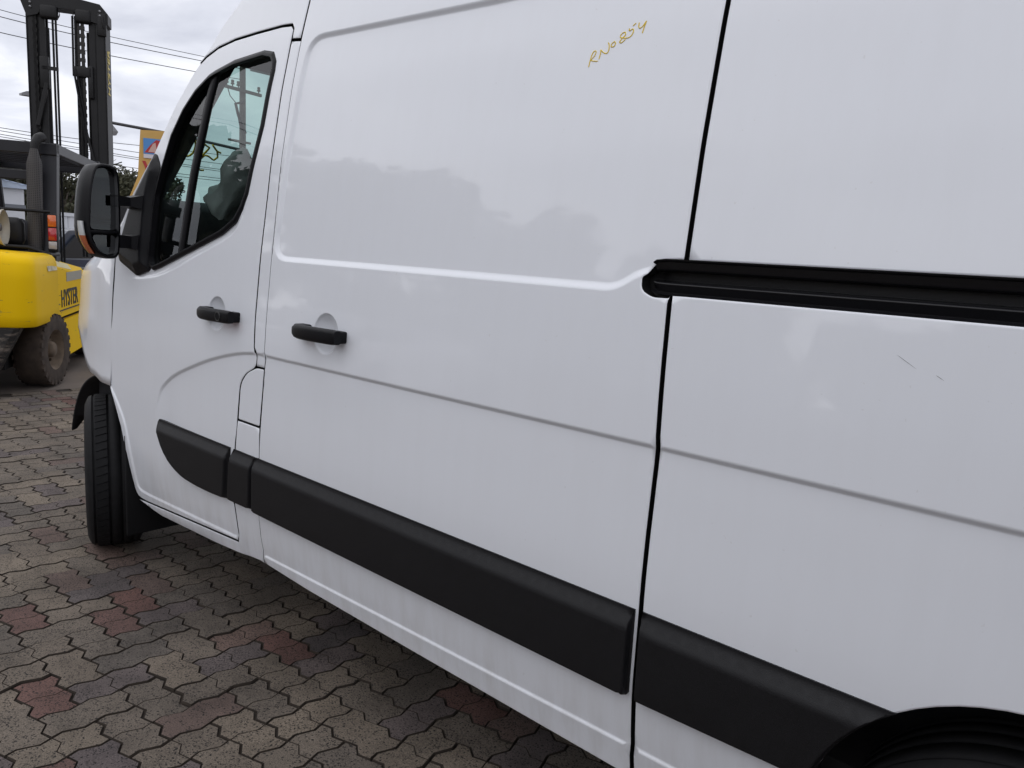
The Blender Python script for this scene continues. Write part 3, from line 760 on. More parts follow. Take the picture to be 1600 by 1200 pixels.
# thin key scratch on the rear side
SCM = simple('scratch_grey', (.25, .25, .26), .7)
for (a, b) in (((-.345, 1.325), (-.313, 1.306)), ((-.283, 1.300), (-.270, 1.293))):
    pts = [(a[0]+(b[0]-a[0])*t, float(Y(np.array([a[0]+(b[0]-a[0])*t]), np.array([a[1]+(b[1]-a[1])*t]))[0])-.00005, a[1]+(b[1]-a[1])*t) for t in np.linspace(0, 1, 8)]
    sc_ = MB(); sc_.tube(pts, [.00008, .0003, .0004, .0004, .0004, .0003, .0002, .00008], 4)
    vadopt(sc_.build('scratch', SCM))

# dark body structure behind the shut lines
BACK = [(-3.46, .86), (-3.44, .80), (-3.33, .66), (-3.26, .42), (-3.24, .335), (-2.4, .345), (-.42, .335)] + [(AX+(AR+.006)*math.cos(a), AZ+(AR+.006)*math.sin(a)) for a in np.linspace(math.pi*1.08, -.08*math.pi, 30)] + [(.40, .335), (1.04, .335), (1.04, 2.45), (-2.40, 2.44), (-2.70, 2.28), (-2.90, 2.075), (-3.03, 1.93), (-3.14, 1.765), (-3.30, 1.60), (-3.40, 1.45), (-3.42, 1.2)]
vadopt(panel('body_frame', BACK, None, DARK, holes=[shrink(WIN, .02)], yf=lambda x, z: Y(x, z, False)+.030+.035*smooth01((.0345-np.abs(z-1.4245))/.004)*smooth01((x+.86)/.01), grid=.10, feats=np.array([(x, z) for x in np.arange(-.87, 1.0, .05) for z in (1.385, 1.391, 1.396, 1.424, 1.453, 1.458, 1.464)]), thick=0, rim=0))

# far side of the van, roof, rear and front skins
panel_far = panel('far_side_panel', [(-3.43, .80), (-3.27, .40), (-3.2, .33), (1.05, .33), (1.05, 2.46), (-2.45, 2.44), (-2.7, 2.3), (-2.906, 2.084), (-3.155, 1.77), (-3.324, 1.595), (-3.42, 1.45)], None, PAINT, holes=[WIN], yf=lambda x, z: Y(x, z, False), grid=.14, feats=None, thick=.03, rim=0, insets=(), flip=True, step=.06); vadopt(panel_far)
vadopt(panel('window_pane', WIN, None, GLASS, yf=Yglass, grid=.1, feats=None, thick=0, rim=0, insets=(), flip=True), panel_far)
rf = MB(); rings = []
for x, zt in ((-2.70, 2.30), (-2.45, 2.445), (-2.0, 2.50), (0, 2.53), (1.05, 2.52)):
    yb = float(prof(min(zt, 2.5)))
    rings.append([(x, yb+.0+(MID*2-2*yb)*t, zt+.06*math.sin(math.pi*t)**.6) for t in np.linspace(0, 1, 17)])
rf.loft(rings, 0, closed=False); vadopt(rf.build('roof', PAINT))
rb = MB(); rb.box((1.05, 1.37, .4), (1.09, 2*MID-1.37, 2.5)); vadopt(rb.build('rear_door', PAINT))

# windscreen, header and near A-pillar
WB, WT = (-3.80, 1.50), (-3.00, 2.185)
def wpt(s, t):                                  # s 0..1 up, t -1..1 across
    x = WB[0]+(WT[0]-WB[0])*s; z = WB[1]+(WT[1]-WB[1])*s
    hw = .82-.05*s; return (x+.22*t*t*(1-.25*s), MID+hw*t, z)
wsm = MB(); wsm.loft([[wpt(s, t) for t in np.linspace(-1, 1, 15)] for s in np.linspace(0, 1, 8)], 0, closed=False)
WS = vadopt(wsm.build('windscreen', WSCREEN))
mk = MB()                                       # the same number marked on the windscreen, seen from behind
def wmark(strokes):
    for st in strokes:
        mk.tube([tuple(Vector(wpt(a, b))+Vector((.004, 0, .002))) for a, b in spline(st, .015)], .0042, 6)
wmark([[(0.51, -0.963), (0.48, -0.932), (0.432, -0.92), (0.409, -0.945), (0.424, -0.97)], [(0.464, -0.914), (0.507, -0.904), (0.489, -0.877), (0.404, -0.865), (0.367, -0.852)], [(0.503, -0.902), (0.486, -0.86), (0.479, -0.832), (0.419, -0.852), (0.381, -0.845), (0.349, -0.818), (0.35, -0.788)], [(0.496, -0.82), (0.47, -0.771), (0.463, -0.739)], [(0.47, -0.771), (0.436, -0.743), (0.417, -0.758), (0.432, -0.807), (0.431, -0.837), (0.406, -0.851)]])
mo = vadopt(mk.build('painted_number', YMARK)); mo['label'] = 'yellow marker figures on the windscreen seen in reverse'
for sgn in (-1, 1):
    pm = MB(); rings = []
    prf_ = [(-3.44, 1.42), (-3.40, 1.46), (-3.324, 1.597), (-3.155, 1.772), (-3.041, 1.937), (-2.942, 2.055), (-2.906, 2.084), (-2.862, 2.128), (-2.82, 2.185)]
    for i, (x, z) in enumerate(prf_):
        s = i/(len(prf_)-1); q = wpt(s*1.0, -1); yb = float(Y(np.array([x]), np.array([z]), False)[0])+.004
        a = Vector((x, yb, z)); c = Vector(q); k_ = 1-i/(len(prf_)-1); mid_ = (a+c)/2+Vector((-.035, -.03, .01))*k_
        pts = [a, a+(mid_-a)*.5+Vector((-.012, -.006, 0))*k_, mid_, mid_+(c-mid_)*.5, c]
        back = [c+Vector((.03, .01, -.02)), a+Vector((.03, .06, 0)), a+Vector((.004, .03, 0))]
        rings.append([p if sgn < 0 else Vector((p.x, 2*MID-p.y, p.z)) for p in pts+back])
    pm.loft(rings, 0); n8 = 8
    for i_, f in enumerate(pm.f):
        if i_ % n8 >= 4: pm.m[i_] = 1
    vadopt(pm.build('windscreen_pillar', [PAINT, DASHM]))
cab = MB()
cab.box((-2.86, 1.60, 2.10), (-2.2, 2*MID-1.60, 2.135))                   # headliner
vadopt(cab.build('headliner', GREYPL))
hd = MB(); hd.loft([[(-3.03, y, z) for y, z in ((1.76, 2.13), (2*MID-1.76, 2.13))], [(-2.99, y, z) for y, z in ((1.74, 2.20), (2*MID-1.74, 2.20))], [(-2.68, y, z) for y, z in ((1.58, 2.31), (2*MID-1.58, 2.31))]], 0, closed=False); vadopt(hd.build('windscreen_header', PAINT))
bh = MB(); bh.box((-2.23, 1.58, .45), (-2.2, 2*MID-1.58, 2.12)); vadopt(bh.build('bulkhead', GREYPL))
ds = MB(); rings = []
for y in np.linspace(1.45, 2*MID-1.45, 24):
    hump = .09*math.exp(-((y-2.92)/.17)**2); 
    rings.append([(-3.82, y, 1.48), (-3.55, y, 1.585+hump*.3), (-3.30, y, 1.595+hump), (-3.20, y, 1.55+hump*.8), (-3.17, y, 1.40), (-3.25, y, .95), (-3.45, y, .6), (-3.86, y, .6)])
ds.loft(rings, 0, cap0=True, cap1=True); vadopt(ds.build('dashboard', DASHM))
for y in (1.72, 2.10, 2.90):
    st = MB()
    st.box((-2.85, y-.21, .75), (-2.36, y+.21, .95), bev=.05); st.box((-2.46, y-.21, .90), (-2.30, y+.21, 1.48), bev=.06); st.box((-2.40, y-.13, 1.50), (-2.31, y+.13, 1.72), bev=.04)
    vadopt(st.build('cab_seat', SEATM))
sw = MB(); c0 = Vector((-3.02, 2.92, 1.46)); ax = Vector((.55, 0, .83)).normalized(); a1 = Vector((0, 1, 0)); b1 = ax.cross(a1)
sw.tube([c0+(a1*math.cos(t)+b1*math.sin(t))*.20 for t in np.linspace(0, 2*math.pi, 41)], .016, 8, cap=False)
for t in (.3, math.pi-.3, 1.5*math.pi): sw.tube([c0, c0+(a1*math.cos(t)+b1*math.sin(t))*.2], .014, 6)
sw.lathe([(.0001, .02), (.06, .018), (.075, 0), (.06, -.02)], c0, ax, 16); vadopt(sw.build('steering_wheel', DASHM))
# deflated side airbag hanging against the windscreen
ab = MB(); rings = []
rg = random.Random(5)
for i in range(13):
    s = i/12; ring = []
    for k_ in range(22):
        a = 2*math.pi*k_/22; r1 = (.17*math.sin(math.pi*(.08+.87*s))**.6)*(1+.22*math.sin(3*a+s*7)+.12*math.sin(7*a-s*11))+rg.gauss(0, .006)
        ring.append((-3.06+.06*s+r1*math.cos(a)*.5, 1.66+.10*s+r1*math.sin(a)*.62, 1.55+.24*s+.03*math.sin(2*a+s*5)))
    rings.append(ring)
ab.loft(rings, 0, cap0=True, cap1=True); AB = vadopt(ab.build('deployed_airbag', AIRBAG)); AB['label'] = 'crumpled deflated airbag behind the passenger window'

# inner door trim below the glass
dt = MB(); tr = [(-3.30, .6), (-2.36, .6)] + [(x, z) for x, z in ((-2.40, 1.52), (-2.56, 1.448), (-2.78, 1.378), (-3.01, 1.31), (-3.30, 1.30))]
dt.prism(tr, lambda a, b, t: (a, t, b), 1.452, 1.50, 0); vadopt(dt.build('door_trim', DASHM), door)
# underbody
ub = MB(); ub.box((-3.2, 1.47, .30), (1.0, 2*MID-1.47, .52)); ub.box((-3.15, 1.43, .36), (-.45, 1.5, .5)); ub.box((-2.9, 1.75, .20), (.9, 1.85, .32)); ub.box((-1.9, 2.2, .18), (-1.1, 2.6, .34))
ub.box((-4.1, 1.95, .3), (-3.2, 2*MID-1.95, 1.2)); vadopt(ub.build('underbody', DARK))
fl = MB(); fl.box((-3.305, 1.335, .15), (-3.291, 1.70, .60), bev=.004); vadopt(fl.build('mud_flap', RUBBER))
for sgn in (-1, 1):
    al = MB(); al.loft([[(AX+(AR+.012)*math.cos(a), (MID+sgn*(MID-1.385)) if q == 0 else (MID+sgn*(MID-1.75)), AZ+(AR+.012)*math.sin(a)) for a in np.linspace(-.3, math.pi+.3, 24)] for q in (0, 1)], 0, closed=False)
    vadopt(al.build('rear_wheel_arch', RUBBER))

def wheel(cx, cy, cz, steer, near=True, r=.349):
    root = MB(); q = Matrix.Translation((cx, cy, cz)) @ Matrix.Rotation(steer, 4, 'Z')
    def lat(m, prof_, mi=0, n=64):
        b = len(m.v); m.lathe(prof_, (0, 0, 0), (0, 1, 0), n, mi)
        m.v[b:] = [tuple(q @ Vector(v)) for v in m.v[b:]]
    hw = .112; gr = []
    for g0 in (-.080, -.020, .026, .066):                      # tread grooves
        gr += [(r, g0-.0045), (r-.008, g0-.003), (r-.008, g0+.003), (r, g0+.0045)]
    P = [(.212, -.082), (.235, -.105), (.275, -.116), (.305, -.114), (r-.022, -.106), (r-.008, -.098), (r-.002, -.088)] + gr + [(r-.002, .088), (r-.008, .098), (r-.022, .106), (.305, .114), (.275, .116), (.235, .105), (.212, .082)]
    ty = MB(); lat(ty, P, 0, 96)
    tyre = ty.build('tyre', TYREM, None)
    vadopt(tyre)
    rm = MB(); lat(rm, [(.212, -.085), (.205, -.075), (.190, -.05), (.185, -.015), (.12, -.035), (.07, -.055), (.06, -.07), (.0001, -.07)], 0, 48); lat(rm, [(.212, .08), (.2, .0), (.185, -.01)], 0, 48)
    ro = rm.build('rim', HUB, None); ro.parent = tyre
    if near:                                                    # lateral sipes: the blocks between them stand proud
        tb = MB(); nb = 62
        for c0_, w0, sk in ((-.0500, .0460, .08),):
            for k_ in range(nb):
                a0 = 2*math.pi*k_/nb; a1_ = a0+2*math.pi/nb*.84; vs = []
                for (aa, yy) in ((a0, -w0/2), (a1_, -w0/2), (a1_, w0/2), (a0, w0/2)):
                    ang = aa+sk*yy/.03*.3
                    drop = .002 if abs(c0_+yy) > .08 else 0
                    for rr in (r-.006, r+.0045-drop*2): vs.append(q @ Vector((rr*math.cos(ang), c0_+yy, rr*math.sin(ang))))
                tb.add(vs, [(1, 3, 5, 7), (0, 2, 3, 1), (2, 4, 5, 3), (4, 6, 7, 5), (6, 0, 1, 7)])
        to = tb.build('tread', TYREM, None); to.parent = tyre; tag(to, kind='stuff')
    return tyre
wheel(-3.68, 1.440, .349, R(-21)).name = 'front_wheel'
wheel(-3.68, 2*MID-1.462, .349, R(-19), False).name = 'front_wheel'
wheel(-.03, 1.475, .349, 0, False).name = 'rear_wheel'
wheel(-.03, 2*MID-1.475, .349, 0, False).name = 'rear_wheel'

# side mirror
MX = -3.20
def mring(x, pts): return [(x, y, z) for y, z in pts]
RIM = [(1.176, 1.455), (1.180, 1.53), (1.190, 1.615), (1.205, 1.675), (1.222, 1.698), (1.25, 1.702), (1.278, 1.696), (1.294, 1.672), (1.299, 1.586), (1.298, 1.46), (1.290, 1.362), (1.280, 1.347), (1.25, 1.344), (1.215, 1.361), (1.192, 1.39), (1.180, 1.42)]
RIM = spline(RIM+RIM[:1], .010)[:-1]
cyz = np.array([1.236, 1.53])
def sc(pts, fy, fz, dy_=0, dz_=0): return [(cyz[0]+(p[0]-cyz[0])*fy+dy_, cyz[1]+(p[1]-cyz[1])*fz+dz_) for p in pts]
ml = MB()
rim_in = sc(RIM, .86, .945); 
ml.loft([mring(MX+.012, rim_in), mring(MX+.012, sc(RIM, .965, .985)), mring(MX+.004, RIM), mring(MX-.03, sc(RIM, 1.05, 1.012, -.006)), mring(MX-.075, sc(RIM, 1.02, 1.0, -.012)), mring(MX-.115, sc(RIM, .86, .90, -.012)), mring(MX-.135, sc(RIM, .5, .6, -.008)), mring(MX-.14, sc(RIM, .05, .05))], 0, cap1=True)
ml.loft([mring(MX+.012, rim_in), mring(MX-.020, sc(RIM, .84, .93))], 0, cap1=True)
ml.box((MX-.02, 1.185, 1.440), (MX+.008, 1.296, 1.4495), bev=.002)
mirror = vadopt(ml.build('side_mirror', MIRPL), door)
def mglass(name, poly, cup=.0):
    m = MB(); P = fillet(poly, .02); n = len(P); cy_ = sum(p[0] for p in P)/n; cz_ = sum(p[1] for p in P)/n
    vs = [(MX-.004-(y-1.24)*.20, y, z) for y, z in P]; m.add(vs+[(v[0]-.004, v[1], v[2]) for v in vs], [tuple(range(n)), tuple(range(n, 2*n))[::-1]]+[(i, (i+1) % n, n+(i+1) % n, n+i) for i in range(n)])
    o = m.build(name, CHROME, None); vadopt(o, door); return o
mglass('mirror_glass', [(1.186, 1.453), (1.290, 1.453), (1.291, 1.60), (1.284, 1.668), (1.245, 1.690), (1.212, 1.678), (1.196, 1.615)])
mglass('wide_angle_glass', [(1.190, 1.432), (1.287, 1.434), (1.282, 1.365), (1.25, 1.356), (1.215, 1.374)])
sg = MB(); rings = []
for t in np.linspace(0, 1, 10):
    z = 1.482-.122*t; y = 1.170+.004*t+.034*t**3; hw = .013*math.sin(math.pi*(.12+.8*t))**.5
    rings.append([(MX-.022+hw*1.5*math.cos(a), y-.012*abs(math.sin(a))*(1 if math.sin(a) > 0 else 0)+.006, z+.4*hw*0) if False else (MX-.020+1.6*hw*math.cos(a), y-.008-.010*math.sin(a), z) for a in np.linspace(0, 2*math.pi, 12, endpoint=False)])
sg.loft(rings, 0, cap0=True, cap1=True)
nfr = len(sg.f)
for i_ in range(nfr):
    if i_ >= 12*4 and i_ < 12*9: sg.m[i_] = 1
vadopt(sg.build('turn_signal', [simple('signal_clear', (.55, .56, .55), .12, coat=1), simple('signal_amber', (.42, .11, .04), .15, coat=1)]), door)
for (zt, zb) in ((1.588, 1.548), (1.438, 1.386)):
    am = MB(); am.loft([[(MX+.03, 1.285, zt), (MX+.03, 1.285, zb), (MX-.075, 1.285, zb), (MX-.075, 1.285, zt)], [(MX+.028, 1.33, zt-.004), (MX+.028, 1.33, zb+.002), (MX-.07, 1.33, zb+.002), (MX-.07, 1.33, zt-.004)], [(MX+.05, 1.385, zt+.01), (MX+.05, 1.385, zb-.01), (MX-.08, 1.385, zb-.01), (MX-.08, 1.385, zt+.01)]], 0, smooth=False)
    vadopt(am.build('mirror_arm', MIRPL), door)

# ------------------------------------------------------------------ forklift
def worn_yellow():
    m, t, p = mat('worn_yellow_paint')
    g = N(t, 'ShaderNodeTexCoord')
    n = N(t, 'ShaderNodeTexNoise'); n.inputs['Scale'].default_value = 3.2; n.inputs['Detail'].default_value = 12; n.inputs['Roughness'].default_value = .78
    mp = N(t, 'ShaderNodeMapping'); mp.inputs['Scale'].default_value = (1, 1, 5.5); t.links.new(g.outputs['Object'], mp.inputs[0]); t.links.new(mp.outputs[0], n.inputs['Vector'])
    r = N(t, 'ShaderNodeMapRange'); r.inputs[1].default_value = .605; r.inputs[2].default_value = .63; t.links.new(n.outputs['Fac'], r.inputs[0])
    n2 = N(t, 'ShaderNodeTexNoise'); n2.inputs['Scale'].default_value = 1.7; n2.inputs['Detail'].default_value = 5; t.links.new(g.outputs['Object'], n2.inputs['Vector'])
    c0 = N(t, 'ShaderNodeMix', data_type='RGBA'); c0.inputs[6].default_value = (.78, .47, .003, 1); c0.inputs[7].default_value = (.86, .56, .006, 1); t.links.new(n2.outputs['Fac'], c0.inputs[0])
    c = N(t, 'ShaderNodeMix', data_type='RGBA'); c.inputs[7].default_value = (.16, .13, .08, 1); t.links.new(c0.outputs[2], c.inputs[6]); t.links.new(r.outputs[0], c.inputs[0])
    t.links.new(c.outputs[2], p.inputs['Base Color']); p.inputs['Roughness'].default_value = .5; p.inputs['Specular IOR Level'].default_value = .08
    return m
YEL = worn_yellow()
def scraped():
    m, t, p = mat('scraped_black_paint')
    g = N(t, 'ShaderNodeTexCoord'); mp = N(t, 'ShaderNodeMapping'); mp.inputs['Scale'].default_value = (2, 2, 12); t.links.new(g.outputs['Object'], mp.inputs[0])
    n = N(t, 'ShaderNodeTexNoise'); n.inputs['Scale'].default_value = 3; n.inputs['Detail'].default_value = 9; n.inputs['Roughness'].default_value = .75; t.links.new(mp.outputs[0], n.inputs['Vector'])
    r = N(t, 'ShaderNodeMapRange'); r.inputs[1].default_value = .50; r.inputs[2].default_value = .62; t.links.new(n.outputs['Fac'], r.inputs[0])
    c = N(t, 'ShaderNodeMix', data_type='RGBA'); c.inputs[6].default_value = (.018, .016, .015, 1); c.inputs[7].default_value = (.17, .14, .115, 1); t.links.new(r.outputs[0], c.inputs[0])
    t.links.new(c.outputs[2], p.inputs['Base Color']); p.inputs['Roughness'].default_value = .75
    return m
SCR = scraped()
FBLK = simple('forklift_black_paint', (.009, .0085, .009), .5, spec=.35, var=.3, vscale=5)
FGRY = simple('forklift_guard_paint', (.013, .013, .017), .45, spec=.4, var=.25, vscale=4)
CHAIN = simple('oily_chain', (.02, .018, .016), .6)
DIRT = simple('dusty_tyre', (.050, .036, .027), .9, var=.35, vscale=12, bump=.4, bscale=60)
RUSTY = simple('dusty_rim', (.13, .095, .065), .85, var=.3, vscale=14)
LETY = simple('yellow_lettering', (.72, .58, .16), .5); LETK = simple('black_lettering', (.02, .018, .015), .5)

FL = empty('forklift', (-7.674, 2.473, 0), R(149), 'big yellow and black forklift with tall raised mast parked behind the van nose', 'forklift')
def fb(m, name, mats, par=None, fix=True): return m.build(name, mats, par or FL, fix)
def V_(u, v, z): return (u, -v, z)              # u ahead, v to the truck's right
TW = 1.22                                       # body width: v from 0 to -TW
def lpt(m, u0, u1, v0, v1, z0, z1, mi=0, bev=0): m.box((u0, -max(v0, v1), z0), (u1, -min(v0, v1), z1), mi, bev=bev)
# counterweight: rounded plan, wheel cut underneath
def plan(r=.14, ext=0.0, u0=-.46, u1=.40):
    P = [(u1, 0+ext)]
    for a in np.linspace(0, math.pi/2, 8): P.append((u0+r-ext - r*math.sin(a), -r+ext + r*math.cos(a)))
    for a in np.linspace(0, math.pi/2, 8): P.append((u0+r-ext - r*math.cos(a), -TW+r-ext - r*math.sin(a)))
    P.append((u1, -TW-ext)); return P
cw = MB(); rings = []
for z, e_, du in ((.600, -.012, 0), (.612, .0, 0), (.70, .0, 0), (1.00, .0, .0), (1.12, -.006, .01), (1.165, -.020, .03), (1.190, -.045, .05), (1.20, -.09, .07)):
    P = plan(ext=e_); rings.append([V_(u+du*(1 if u < .2 else 0), v, z+.05*max(0, min(1, (-v)/.5))*(1 if z > 1.05 else 0)) for u, v in P])
cw.loft(rings, 0, cap0=True, cap1=True)
fb(cw, 'counterweight', YEL)
lw = MB()
lw.loft([[V_(u, v, z) for u, v in [(.35, -.46), (-.16, -.42-sh*.3), (-.20, -.13-sh), (-.42, -.11-sh), (-.45, -.15-sh), (-.45, -1.05+sh), (-.42, -1.1+sh), (-.16, -.85), (.35, -.8)]] for z, sh in ((.13, .24), (.16, .22), (.598, .0))], 0, cap0=True, cap1=True, smooth=False)
fb(lw, 'lower_counterweight', SCR)
wa = MB(); lpt(wa, -.2, .42, -.30, -.92, .2, .62); fb(wa, 'axle_housing', DARK)
# side panel with chamfered top, lower frame plate, black step area
sp = MB()
def sect(pts, u0, u1, m, mi=0): m.prism(pts, lambda a, b, t: V_(t, a, b), u0, u1, mi)
sp.loft([[V_(u, v, z-(dz if z > 1 else 0)) for v, z in [(-.02, .600), (-.02, 1.085), (-.075, 1.165), (-.50, 1.175), (-.50, .600)]] for u, dz in ((.415, .0), (1.75, .13))], 0, cap0=True, cap1=True, smooth=False)
fb(sp, 'side_panel', YEL)
lf = MB(); lf.prism([(.50, .565), (1.9, .565), (1.9, .20), (.74, .20), (.60, .25)], lambda a, b, t: V_(a, t, b), -.015, -.30, 0); fb(lf, 'frame_plate', YEL)
lf = MB(); lpt(lf, .45, 2.6, -.05, -1.1, .22, .57); lpt(lf, 1.76, 2.7, -.06, -1.16, .57, .95); fb(lf, 'chassis', FBLK)
hood = MB(); lpt(hood, .40, 1.75, -.26, -.96, 1.0, 1.19, bev=.02); lpt(hood, 1.75, 2.7, -.15, -1.05, .9, 1.0); fb(hood, 'engine_hood', FBLK)
# decals
def text_part(s, size, mtx, m_, name, parent, ext=.002, squash=1.0):
    cu = bpy.data.curves.new('lettering', 'FONT'); cu.body = s; cu.size = size; cu.extrude = ext; cu.align_x = 'CENTER'; cu.align_y = 'CENTER'; cu.offset = size*.012
    t_ = bpy.data.objects.new('lettering', cu); COL.objects.link(t_)
    dg = bpy.context.evaluated_depsgraph_get(); me = bpy.data.meshes.new_from_object(t_.evaluated_get(dg)); bpy.data.objects.remove(t_)
    me.transform(mtx @ Matrix.Diagonal((squash, 1, 1, 1))); me.materials.clear(); return link(name, me, m_, parent)
# side face looks along +v: text x runs ahead (+u), y up
SIDE = Matrix(((1, 0, 0, 0), (0, 0, -1, 0), (0, 1, 0, 0), (0, 0, 0, 1)))
text_part('HYSTER', .235, Matrix.Translation((.93, .017, .765)) @ SIDE, LETK, 'lettering', FL, squash=.86)
dc = MB(); lpt(dc, .52, 1.34, -.0195, -.0165, .655, .668, 0); fb(dc, 'decal_stripe', LETK)
dc = MB();  lpt(dc, .82, 1.5, -.0195, -.0165, .93, 1.02, 0); fb(dc, 'faded_decal', simple('faded_decal', (.34, .32, .26), .6))
dc = MB(); dc.add([V_(.47, -.026, 1.092), V_(1.10, -.026, 1.034), V_(1.10, -.066, 1.092), V_(.47, -.066, 1.150)], [(0, 1, 2, 3)]); fb(dc, 'sticker', simple('pale_sticker', (.62, .55, .30), .6))
dc = MB(); dc.add([V_(.05, .003, 1.06), V_(.38, .003, 1.06), V_(.38, -.006, 1.10), V_(.05, -.004, 1.108)], [(0, 1, 2, 3)]); fb(dc, 'worn_patch', simple('worn_primer', (.55, .50, .36), .7, var=.3, vscale=20))
# steer wheels
def fwheel(u, v, r, wd, st, name):
    q = Matrix.Translation(V_(u, v, r)) @ Matrix.Rotation(st, 4, 'Z')
    m = MB(); h = wd/2
    m.lathe([(r*.56, -h*.95), (r*.78, -h), (r*.93, -h*.96), (r, -h*.80), (r, h*.80), (r*.93, h*.96), (r*.78, h), (r*.56, h*.95)], (0, 0, 0), (0, 1, 0), 48)
    for k_ in range(26):                         # lugs on both shoulders
        a = 2*math.pi*k_/26
        for s_ in (-1, 1):
            b = Matrix.Rotation(-(a+(.12 if s_ > 0 else 0)), 4, 'Y')
            m.box((r*.85, s_*h*.74-h*.24, -.020), (r*.985, s_*h*.74+h*.24, .020), 0, mtx=b)
    m.v = [tuple(q @ Vector(p)) for p in m.v]; t_ = fb(m, name, DIRT)
    rm = MB(); rm.lathe([(r*.56, -h*.94), (r*.50, -h*.75), (r*.46, -h*.3), (r*.24, -h*.25), (r*.22, -h*.7), (r*.17, -h*.85), (.0001, -h*.86)], (0, 0, 0), (0, 1, 0), 28)
    rm.lathe([(r*.57, h*.9), (r*.3, h*.3), (.0001, h*.3)], (0, 0, 0), (0, 1, 0), 28)
    for k_ in range(6):
        a = 2*math.pi*k_/6; rm.lathe([(.016, -h*.36), (.016, -h*.24)], (r*.36*math.cos(a), 0, r*.36*math.sin(a)), (0, 1, 0), 6)
    rm.v = [tuple(q @ Vector(p)) for p in rm.v]; rm.build('rim', RUSTY, t_)
fwheel(.20, -.105, .335, .25, R(-8), 'wheel'); fwheel(.20, -1.1, .335, .25, R(-8), 'wheel'); fwheel(2.25, -.12, .40, .30, 0, 'wheel'); fwheel(2.25, -1.1, .40, .30, 0, 'wheel')
# overhead guard: legs, side rails, cross bars and slats
def bar(name, a, b, w_, h_, m_=FGRY, par=None):
    a = Vector(V_(*a)); b = Vector(V_(*b)); d = (b-a).normalized(); s_ = d.cross(Vector((0, 0, 1))); s_ = s_.normalized() if s_.length > .01 else Vector((0, 1, 0)); t_ = s_.cross(d)
    m = MB(); P = [(-w_/2, -h_/2), (w_/2, -h_/2), (w_/2, h_/2), (-w_/2, h_/2)]
    m.loft([[p+s_*x+t_*y for x, y in P] for p in (a, b)], 0, cap0=True, cap1=True, smooth=False)
    o = fb(m, name, m_, par); bv_ = o.modifiers.new('bevel', 'BEVEL'); bv_.width = .008; bv_.segments = 2; return o
bar('guard_leg', (.72, -.13, 1.12), (.90, -.13, 2.22), .13, .12); bar('guard_leg', (.72, -1.10, 1.12), (.90, -1.10, 2.22), .13, .12)
bar('guard_leg', (2.95, -.14, .95), (2.60, -.14, 2.18), .07, .07); bar('guard_leg', (2.95, -1.08, .95), (2.60, -1.08, 2.18), .07, .07)
bar('guard_rail', (.82, -.105, 2.20), (2.90, -.105, 2.20), .09, .10); bar('guard_rail', (.82, -1.12, 2.20), (2.90, -1.12, 2.20), .09, .10)
bar('guard_crossbar', (.86, -1.20, 2.19), (.86, -.06, 2.19), .10, .11); bar('guard_crossbar', (2.88, -1.20, 2.19), (2.88, -.06, 2.19), .08, .16)
for i in range(7): bar('guard_slat', (1.15+.24*i, -1.08, 2.20), (1.15+.24*i, -.14, 2.20), .03, .07)
bar('guard_crossbar', (.80, -.95, 1.93), (.80, -.18, 1.93), .06, .09)
# tail light
tl = MB(); lpt(tl, .60, .665, -.035, -.115, 1.22, 1.58, 0, bev=.008); th_ = fb(tl, 'tail_light', FBLK)
for z0, z1, c_, nm in ((1.455, 1.565, (.62, .12, .01), 'amber_lens'), (1.325, 1.445, (.42, .008, .012), 'red_lens'), (1.245, 1.318, (.40, .36, .34), 'clear_lens')):
    l_ = MB(); lpt(l_, .585, .602, -.04, -.11, z0, z1, 0, bev=.006); fb(l_, nm, simple(nm, c_, .2, coat=1), th_)
# exhaust stack with perforated guard
def perf():
    m, t, p = mat('perforated_steel'); g = N(t, 'ShaderNodeTexCoord'); v = N(t, 'ShaderNodeVectorMath', operation='FRACTION'); s_ = N(t, 'ShaderNodeVectorMath', operation='SCALE'); s_.inputs[3].default_value = 62
    t.links.new(g.outputs['Object'], s_.inputs[0]); t.links.new(s_.outputs[0], v.inputs[0]); sx = N(t, 'ShaderNodeSeparateXYZ'); t.links.new(v.outputs[0], sx.inputs[0])
    a = N(t, 'ShaderNodeMath', operation='GREATER_THAN'); a.inputs[1].default_value = .45; b = N(t, 'ShaderNodeMath', operation='GREATER_THAN'); b.inputs[1].default_value = .45
    t.links.new(sx.outputs['Y'], a.inputs[0]); t.links.new(sx.outputs['Z'], b.inputs[0]); mu = N(t, 'ShaderNodeMath', operation='MULTIPLY'); t.links.new(a.outputs[0], mu.inputs[0]); t.links.new(b.outputs[0], mu.inputs[1])
    c = N(t, 'ShaderNodeMix', data_type='RGBA'); c.inputs[6].default_value = (.055, .05, .048, 1); c.inputs[7].default_value = (.012, .011, .011, 1); t.links.new(mu.outputs[0], c.inputs[0]); t.links.new(c.outputs[2], p.inputs['Base Color']); p.inputs['Roughness'].default_value = .6
    return m
ex = MB(); rings = []
for z, w_ in ((1.16, .075), (1.19, .075), (2.03, .075), (2.06, .066), (2.17, .035)):
    rings.append([V_(.66+w_*math.cos(a)*.8, -.235+.02*(z-1.16)+w_*.88*math.sin(a), z) for a in np.linspace(0, 2*math.pi, 20, endpoint=False)])
ex.loft(rings, 0, cap0=True, cap1=True); fb(ex, 'exhaust_guard', perf())
ep = MB(); ep.tube([V_(.68, -.215, 2.15), V_(.68, -.21, 2.22), V_(.70, -.19, 2.27), V_(.76, -.17, 2.29)], [.036, .04, .044, .046], 12); fb(ep, 'exhaust_pipe', FBLK)
bs = MB(); lpt(bs, .45, .80, -.06, -.37, 1.175, 1.215, bev=.012); fb(bs, 'exhaust_base', FBLK)
